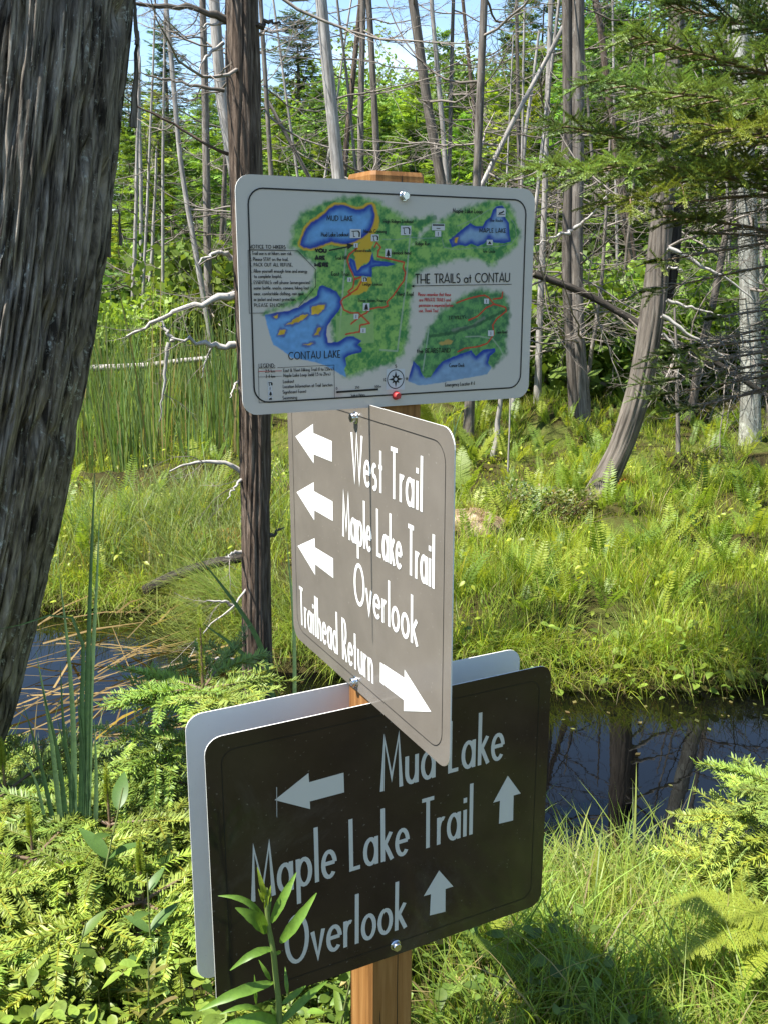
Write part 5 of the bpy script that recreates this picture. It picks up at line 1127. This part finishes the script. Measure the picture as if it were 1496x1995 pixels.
# ------------------------------------------------------------------ firs: shoots with real needles
def shoot(n=64, flat=.75, nl=.17, seed=0, w_=.016):
    """unit long shoot along +Y; needles mostly in the plane XY, as on a balsam fir"""
    r = np.random.default_rng(seed); g = G(); add_tube(g, np.c_[np.zeros(4), np.linspace(0, 1, 4), np.zeros(4)], np.linspace(.016, .009, 4), 4, (1.0, .75, .5))
    for k in range(n):
        q = (k + r.uniform(0, 1)) / n; sd = 1 if k % 2 else -1; ph = r.normal(.25, .35 + (1 - flat)) if flat > .4 else r.uniform(-.6, math.pi / 2)
        l = nl * r.uniform(.75, 1.1) * (1 - .25 * q) * min(1, .5 + 3 * q); d = nrm(np.array([sd * math.cos(ph), .55 + .6 * q**3, math.sin(ph)])); b = np.array([0, q * .99, 0]); s = nrm(np.cross(d, [0, .3, 1.0])) * w_ / 2
        g.add([b - s, b + s, b + d * l * .7 + s * .9, b + d * l, b + d * l * .7 - s * .9], [[0, 1, 2, 3, 4]], np.ones(3) * r.uniform(.8, 1.2))
    V, F, C = g.arrays(); return V, F, C
SH = [shoot(56, .75, .20, k, .024) for k in range(3)]
SPS = [shoot(100, .2, .17, 5 + k, .022) for k in range(2)]
def bough(org, P, rad, nsec, slen, shl, protos, col, cv=.15, rng=None, t0=.15, up=None, alive=None, dens=1.6, tilt=0., sides=5, wood=(.16, .11, .07), deadrate=0, droop=.1):
    """branch along path P (world) with side branches carrying needle shoots; returns (wood mesh arrays, needle arrays, dead twigs)"""
    r = rng; n = len(P); t = np.linspace(0, 1, n); gw = G(); add_tube(gw, P - org, rad, sides, wood)
    T, D, S, C = [], [], [], []
    ax = nrm(P[-1] - P[0]); upv = np.array([0, 0, 1.0]) if up is None else up; sdv = nrm(np.cross(ax, upv))
    def shoots(b, d, l):
        T.append(b); D.append(d); S.append(l); y = r.uniform(0, .3); C.append(np.array(col) * np.clip(r.normal(1, cv), .55, 1.5) * (1 + y * np.array([.7, .3, 0])))
    for k in range(nsec):
        q = t0 + (1 - t0) * (k + r.uniform(.2, .8)) / nsec; b = np.array([np.interp(q, t, P[:, j]) for j in range(3)]); i = min(n - 2, int(q * (n - 1))); loc = nrm(P[i + 1] - P[i]); sd = 1 if k % 2 else -1
        l = slen * (1.1 - .75 * q) * r.uniform(.7, 1.2); d = nrm(loc * .75 + sdv * sd * r.uniform(.7, 1.1) + upv * r.normal(-.02, .14)); live = alive is None or q > alive
        m_ = max(1, int(l / shl * dens)); Q = resample([b, b + d * l * .5 + upv * r.normal(.0, .02) * l, b + d * l - upv * droop * l], 6); add_tube(gw, Q - org, np.linspace(max(.0018, rad[0] * .3), .0010, 6), 4, wood if live else (.20, .17, .14))
        if live:
            for j in range(m_):
                u = .25 + .75 * j / m_; c = np.array([np.interp(u, np.linspace(0, 1, 6), Q[:, jj]) for jj in range(3)]); s2 = nrm(np.cross(d, upv))
                for s3 in (-1, 1): shoots(c - org, nrm(d * .8 + s2 * s3 * r.uniform(.6, 1) + upv * r.normal(tilt, .12 + tilt)), shl * r.uniform(.7, 1.15) * (1.1 - .3 * u))
            shoots(Q[-2] - org, nrm(Q[-1] - Q[-3]), shl * r.uniform(.9, 1.2))
            shoots(Q[2] - org, nrm(Q[-1] - Q[1]), shl * r.uniform(.9, 1.2))
        else:
            for j in range(3): c = Q[r.integers(1, 6)]; e = nrm(d + r.normal(0, .7, 3)); add_tube(gw, np.array([c, c + e * l * .25 + r.normal(0, .01, 3), c + e * l * .5]) - org, np.array([.0015, .0011, .0007]), 3, (.22, .19, .16))
    for q in np.linspace(max(t0, alive or 0), .97, max(3, int(np.linalg.norm(P[-1] - P[0]) / shl * 1.6))):
        b = np.array([np.interp(q, t, P[:, j]) for j in range(3)]); i = min(n - 2, int(q * (n - 1))); shoots(b - org, nrm(P[i + 1] - P[i]), shl * 1.1)
    A = []
    D = np.array(D); T = np.array(T); S = np.array(S); C = np.array(C); pk = r.integers(0, len(protos), len(D)); gn = G()
    for k, pr in enumerate(protos):
        s = pk == k
        if s.any():
            a = tile(pr, frames(D[s], roll=r.normal(0, .25, s.sum())), S[s], T[s], C[s])
            off = gn.n; gn.V.append(a[0]); gn.C.append(a[2]); gn.T.append(np.zeros_like(a[0])); gn.n += len(a[0])
            for f in a[1]: gn.F.setdefault(f.shape[1], []).append(f + off)
    return gw, gn
def bough_obj(rt, org, P, rad, *a, **k):
    gw, gn = bough(np.asarray(org), P, rad, *a, **k); o = link('bough', gw.mesh('bough', M['stem']), rt); link('needles', gn.mesh('needles', M['needle'], False), o, kind='stuff'); return o
def fir(label, x, y, H, whorls=4, reach=.4, col=(.17, .235, .035), seed=0, lean=(0, 0), shl=.125):
    r = np.random.default_rng(300 + seed); org = np.array([x, y, gz(x, y) - .02]); rt = empty('fir_sapling', org, label, 'fir', 'fir saplings on the near bank')
    P = resample([org, org + [lean[0] * .5, lean[1] * .5, H * .5], org + [lean[0], lean[1], H]], 16); g = G(); add_tube(g, P - org, np.linspace(.010 * H / .6, .003, 16), 6, (.20, .13, .08)); link('stem', g.mesh('stem', M['stem']), rt)
    bough_obj(rt, org, P[11:] if H > .5 else P[13:], np.linspace(.004, .002, len(P[11:] if H > .5 else P[13:])), 2, .05, shl * .5, SH, col, rng=r, t0=.2)
    for k in range(whorls):
        z = .12 + .72 * k / max(1, whorls - 1); c = P[int(z * 15)]; nb = r.integers(4, 6)
        for j in range(nb):
            a = j * 6.283 / nb + r.uniform(-.4, .4) + k; L_ = reach * (1.15 - .75 * z) * r.uniform(.75, 1.15); d = np.array([math.cos(a), math.sin(a), .22])
            Q = resample([c, c + d * L_ * .5, c + d * L_ + [0, 0, -.06 * L_]], 8); bough_obj(rt, org, Q, np.linspace(.005, .002, 8), int(3 + L_ * 13), L_ * (.5 if z < .6 else .25), shl, SH, tuple(np.array(col) * r.uniform(.7, 1.1) * np.array([r.uniform(.78, 1.0), 1, r.uniform(1, 1.4)])), rng=r, cv=.22, t0=.12)
fir('young fir with a tall leader between the leaning trunk and the panels', -.47, 2.30, .86, 5, .30, (.24, .31, .05), 1)
fir('low spreading fir at the left edge', -.98, 2.22, .40, 3, .46, (.25, .32, .045), 2)
fir('low fir against the left edge of the pale panel back', -.52, 1.80, .38, 4, .36, (.25, .32, .045), 3)
fir('low fir under the leaning trunk', -1.22, 2.62, .36, 3, .44, (.23, .30, .05), 4)
fir('small fir in the middle of the left thicket', -.80, 1.92, .38, 4, .40, (.26, .33, .045), 5)
fir('small fir at the right edge beside the water', 1.16, 2.42, .58, 5, .30, (.26, .33, .05), 6)
fir('low fir in the lower left foreground', -.74, 1.70, .26, 3, .30, (.26, .33, .045), 7)
fir('fir sapling low behind the pale panel back', -.30, 1.95, .30, 3, .30, (.24, .31, .045), 8)

fir('low fir filling the thicket beside the pale panel back', -.66, 2.05, .42, 4, .38, (.25, .32, .05), 9)
fir('low fir at the left edge near the lower corner', -1.0, 1.80, .38, 4, .38, (.24, .31, .045), 10)
fir('low bushy fir below the pale panel back', -.36, 1.66, .24, 3, .24, (.25, .32, .045), 11)

# the spruce whose boughs reach in from the right
def spruce():
    org = np.array([2.75, 4.6, gz(2.75, 4.6) - .05]); r = np.random.default_rng(12); rt = empty('spruce_tree', org, 'spruce reaching in from the right with shaggy half dead boughs', 'tree')
    g = G(); add_tube(g, np.c_[np.cumsum(r.normal(0, .005, 40)), np.cumsum(r.normal(0, .005, 40)), np.linspace(0, 6.5, 40)], np.linspace(.12, .03, 40), 18, ridge=.12, rf=9, seed=3); link('trunk', g.mesh('trunk', M['brownbark']), rt)
    col = (.10, .185, .075)
    def B(p0, p1, p2, Y0, Y1, Y2, nsec=24, sl=.5, alive=.42, c=col, rr=.016, shl=.085):
        P = resample([at(*p0, Y0), at(*p1, Y1), at(*p2, Y2)], 22); bough_obj(rt, org, P, np.linspace(rr, .003, 22), int(nsec * 1.7), sl, shl, SPS, tuple(1.5 * q_ * f_ for q_, f_ in zip(c, (1.12, 1.0, .9))), .32, r, .06, None, alive, droop=.12, dens=2.6, tilt=.28)
    B((1760, 480), (1340, 330), (1045, 322), 4.6, 4.1, 3.8, 34, .48, .40, (.11, .185, .065)); B((1760, 430), (1350, 300), (1075, 240), 4.6, 4.4, 4.4, 30, .42, .45, (.07, .125, .045)); B((1760, 330), (1400, 210), (1160, 150), 4.6, 4.3, 4.1, 30, .46, .35)
    B((1760, 250), (1450, 130), (1230, 70), 4.6, 4.4, 4.4, 30, .44, .35, (.095, .16, .055)); B((1760, 180), (1500, 60), (1290, 10), 4.6, 4.6, 4.8, 28, .44, .3, (.06, .11, .045)); B((1760, 420), (1430, 330), (1200, 395), 4.6, 3.9, 3.7, 26, .36, .5, (.10, .145, .035))
    B((1760, 300), (1480, 200), (1300, 180), 4.6, 4.0, 3.7, 28, .46, .3, (.10, .165, .055)); B((1760, 120), (1560, -20), (1340, -60), 4.6, 4.5, 4.5, 24, .4, .3); B((1760, 540), (1500, 450), (1310, 420), 4.6, 4.2, 4.0, 26, .34, .8, (.08, .12, .04)); B((1760, 380), (1500, 260), (1400, 250), 4.6, 3.9, 3.5, 24, .4, .4, (.12, .17, .04))
    for k in range(8): B((1760, 380 + 40 * k), (1560, 380 + 50 * k + r.normal(0, 20)), (1270 + r.uniform(0, 130), 400 + 55 * k), 4.6, 4.3, 4.0 + r.normal(0, .2), 22, .34, .97, (.08, .12, .04), .010)
    for k in range(5): B((1760, 620 + 34 * k), (1560, 650 + 25 * k), (1250 + r.uniform(0, 140), 690 + 28 * k), 4.6, 4.4, 4.2 + r.normal(0, .2), 18, .34, .90, (.06, .10, .035), .010, .07)
    for k in range(10):   # rest of the crown, outside the picture
        a = r.uniform(-1.2, 1.6); z = 1.6 + k * .45; b = org + [0, 0, z]; e = b + np.array([math.cos(a), math.sin(a), -.05]) * r.uniform(.8, 1.5); bough_obj(rt, org, resample([b, (b + e) / 2 + [0, 0, .05], e], 14), np.linspace(.014, .003, 14), 14, .4, .12, SPS, col, .2, r, .1, None, .3, droop=.2)
spruce()
# unseen boughs added on the leaning cedar to dapple shade on its trunk
def shade_boughs():
    rt, org, P, R = BIG; r = np.random.default_rng(33)
    top = P[-1]
    for k in range(3):
        c = P[-1 - k * 24]; a = math.atan2(-.458, -.889) - r.uniform(.12, .5); L_ = r.uniform(.8, 1.7); e = c + np.array([math.cos(a), math.sin(a), .1]) * L_
        bough_obj(rt, org, resample([c, (c + e) / 2 + [0, 0, .08], e], 14), np.linspace(.018, .004, 14), 14, .2, .13, SPS, (.07, .12, .03), .2, r, .1, None, .15, droop=.2)
shade_boughs()

# ------------------------------------------------------------------ cattail clump and tall herbs, blade by blade
def strap(rt, org, pix, Y, wpx, col, name='leaf', n=16, dY=0):
    P = resample([at(x, y, Y + dY * i / len(pix)) for i, (x, y) in enumerate(pix)], n); t = np.linspace(0, 1, n); wd = wpx / 2 * dep(P[0]) / FPX * np.minimum(1, .7 + t * 2) * (1 - t**2.5 * .97)
    d = nrm(np.gradient(P, axis=0)); v = nrm(P - CAM); s = nrm(np.cross(d, v)); s = nrm(s + v * .35); c = np.cross(s, d) * (wd * .25)[:, None]
    V = np.stack([P - s * wd[:, None], P + c, P + s * wd[:, None]], 1).reshape(-1, 3) - org; i = (np.arange(n - 1) * 3)[:, None]
    F = np.concatenate([np.stack([i, i + 1, i + 4, i + 3], 2).reshape(-1, 4), np.stack([i + 1, i + 2, i + 5, i + 4], 2).reshape(-1, 4)]); g = G(); g.add(V, F, col); return link(name, g.mesh(name, M['glossleaf']), rt)
def cattails():
    Y = 2.05; b = at(150, 1700, Y); org = np.array([b[0], b[1], gz(b[0], b[1]) - .05]); rt = empty('cattail_clump', org, 'clump of tall dark strap leaves in front of the pool on the left', 'cattail')
    dk, md = (.045, .095, .045), (.12, .20, .10)
    for pix, w_, c in (([(160, 1780), (166, 1600), (172, 1300), (180, 1050), (187, 885)], 12, dk), ([(150, 1780), (170, 1600), (178, 1350), (190, 1120), (195, 985)], 12, md), ([(150, 1780), (145, 1600), (143, 1400), (132, 1250), (115, 1110)], 13, md), ([(150, 1780), (158, 1600), (160, 1350), (158, 1240), (130, 1192), (70, 1210), (-10, 1228)], 12, dk), ([(150, 1780), (120, 1600), (95, 1400), (70, 1265)], 12, md),
                       ([(150, 1780), (105, 1600), (70, 1450), (45, 1370)], 11, dk), ([(150, 1780), (130, 1600), (110, 1450), (80, 1330)], 12, dk), ([(150, 1780), (150, 1600), (125, 1420), (118, 1290)], 11, dk), ([(150, 1780), (175, 1620), (160, 1450), (150, 1340)], 12, dk), ([(150, 1780), (185, 1620), (188, 1500), (184, 1400)], 12, md), ([(150, 1780), (140, 1620), (135, 1500), (110, 1390)], 10, dk), ([(150, 1780), (90, 1600), (60, 1500), (20, 1450)], 9, md)):
        strap(rt, org, pix, Y, w_, c)
    p = at(520, 1420, 3.3); o2 = np.array([p[0], p[1], gz(p[0], p[1])]); rt = empty('sedge_plant', o2, 'few broad dark grass blades leaning across the dead cedar trunk', 'grass blade')
    for pix, w_, c in (([(540, 1400), (500, 1240), (440, 1150), (388, 1085)], 12, dk), ([(550, 1400), (520, 1330), (470, 1270), (392, 1212)], 12, dk), ([(575, 1400), (572, 1200), (558, 1040)], 8, md)): strap(rt, o2, pix, 3.3, w_, c)
    p = at(877, 1000, 4.9); o3 = np.array([p[0], p[1], gz(p[0], p[1])]); rt = empty('sedge_plant', o3, 'tall thin reed beside the right edge of the taupe panel', 'grass blade')
    strap(rt, o3, [(868, 1000), (880, 900), (888, 830), (902, 795)], 5.2, 6, md); strap(rt, o3, [(868, 1000), (884, 860), (883, 800)], 5.2, 5, md)
cattails()
def herb():
    Y = 1.24; cz = lambda x, y: (380 + x / 5.754, 1650 + y / 5.754)
    stem = [cz(*q) for q in ((800, 470), (815, 750), (830, 900), (860, 1050), (885, 1200), (905, 1400), (920, 1550), (940, 1700), (945, 1985), (950, 2600))]
    P = resample([at(x, y, Y) for x, y in stem], 40); org = P[-1].copy(); org[2] = gz(org[0], org[1]) - .02; P[-1] = org
    rt = empty('willowherb_plant', org, 'leafy herb with lance shaped leaves standing in front of the dark panel', 'plant'); g = G(); add_tube(g, P - org, np.linspace(.0035, .0058, 40), 8, (.16, .22, .06)); link('stem', g.mesh('stem', M['stem']), rt)
    def leaf(b, t, w_, dyt=0., bow=.12, c=(.13, .24, .035)):
        A = at(*cz(*b), Y); B = at(*cz(*t), Y + dyt); L_ = np.linalg.norm(B - A); d = (B - A) / L_; v = nrm(A - CAM); s = nrm(np.cross(d, v)); nz = np.cross(s, d); n = 13; q = np.linspace(0, 1, n); up = np.array([0, 0, 1.0])
        C_ = A + d * L_ * q[:, None] + up * (bow * L_ * np.sin(math.pi * q))[:, None] - nz * (.1 * L_ * np.sin(math.pi * q))[:, None]; wd = .82 * w_ / 5.754 * dep(A) / FPX / 2 * np.sin(math.pi * (q * .96 + .02)**.75)**.85
        wv = 1 + .06 * np.sin(q * 22)
        V = np.stack([C_ - s * (wd * wv)[:, None] - nz * (wd * .35)[:, None], C_, C_ + s * (wd * wv)[:, None] - nz * (wd * .5)[:, None]], 1).reshape(-1, 3) - org; i = (np.arange(n - 1) * 3)[:, None]
        F = np.concatenate([np.stack([i, i + 1, i + 4, i + 3], 2).reshape(-1, 4), np.stack([i + 1, i + 2, i + 5, i + 4], 2).reshape(-1, 4)]); g = G(); g.add(V, F, np.array(c) * RNG.uniform(.85, 1.2)); link('leaf', g.mesh('leaf', M['glossleaf']), rt)
    for a in (((810, 955), (455, 680), 190, -.03, .10), ((790, 800), (262, 548), 85, -.02, .16), ((860, 850), (1140, 285), 130, .03, .02), ((960, 1075), (1365, 515), 150, .02, -.02), ((880, 1140), (395, 1385), 110, -.03, .12), ((880, 1520), (45, 1840), 150, -.05, .05), ((850, 1490), (718, 1265), 60, 0, 0), ((730, 1820), (280, 1875), 75, -.03, .12), ((980, 1760), (1245, 1555), 90, .03, 0), ((1040, 1650), (1012, 1345), 55, .02, 0),
              ((800, 600), (700, 225), 75, 0, 0), ((820, 600), (855, 425), 40, 0, 0), ((770, 620), (712, 468), 36, 0, 0), ((940, 1960), (290, 2010), 170, -.05, .08), ((690, 1760), (668, 1430), 45, 0, 0), ((925, 1940), (848, 1780), 55, 0, 0), ((950, 1985), (1180, 1680), 50, .03, 0), ((885, 1215), (965, 1170), 50, .02, 0), ((790, 700), (835, 470), 55, 0, 0), ((960, 1985), (1490, 1500), 110, .06, .05), ((820, 800), (860, 560), 40, .01, 0)): leaf(*a, **({'c': (.19, .26, .03)} if a[1][1] < 480 and a[2] < 80 else {}))
herb()
def herb2(px, py, Y, H, n, label, col, w_=.03, L0=.10):
    p = at(px, py, Y); org = np.array([p[0], p[1], gz(p[0], p[1]) - .02]); rt = empty('herb_plant', org, label, 'plant', 'leafy herbs on the near bank'); r = np.random.default_rng(int(px)); P = resample([org, org + [r.normal(0, .02), r.normal(0, .02), H * .5], org + [r.normal(0, .05), r.normal(0, .05), H]], 12)
    g = G(); add_tube(g, P - org, np.linspace(.003, .0015, 12), 6, (.15, .18, .06)); link('stem', g.mesh('stem', M['stem']), rt)
    me = make_mesh('leaf', LA[0] * [w_ / .03 * .75, 1, 1], LA[1], M['glossleaf'], LA[2] * np.array(col))
    for k in range(n):
        q = .2 + .8 * k / n; b = P[min(11, int(q * 11))] - org; a = k * 2.4 + r.normal(0, .3); o = link('leaf', me, rt); put(o, b, (math.cos(a), math.sin(a), .35 + .5 * q), 0, L0 * r.uniform(.7, 1.15) * (1.1 - .3 * q))
herb2(645, 1990, 1.62, .40, 14, 'small leafy herb left of the foot of the post', (.13, .20, .03)); herb2(600, 1990, 1.5, .34, 12, 'leafy herb under the lower edge of the dark panel', (.16, .22, .03)); herb2(300, 1980, 1.55, .36, 14, 'reddish tipped herb at the lower left', (.20, .19, .05), .04, .07); herb2(210, 1720, 1.8, .55, 12, 'herb with broad dark leaves among the firs', (.085, .16, .04), .06, .11); herb2(290, 1850, 1.65, .45, 12, 'herb with broad grey green leaves in the lower left thicket', (.10, .18, .05), .06, .09); herb2(110, 1830, 1.6, .42, 12, 'broad leaved herb in the lower left corner', (.12, .19, .04), .06, .08); herb2(940, 1930, 1.9, .28, 8, 'small broad leaved herb in the grass right of the post', (.11, .19, .04), .07, .07)
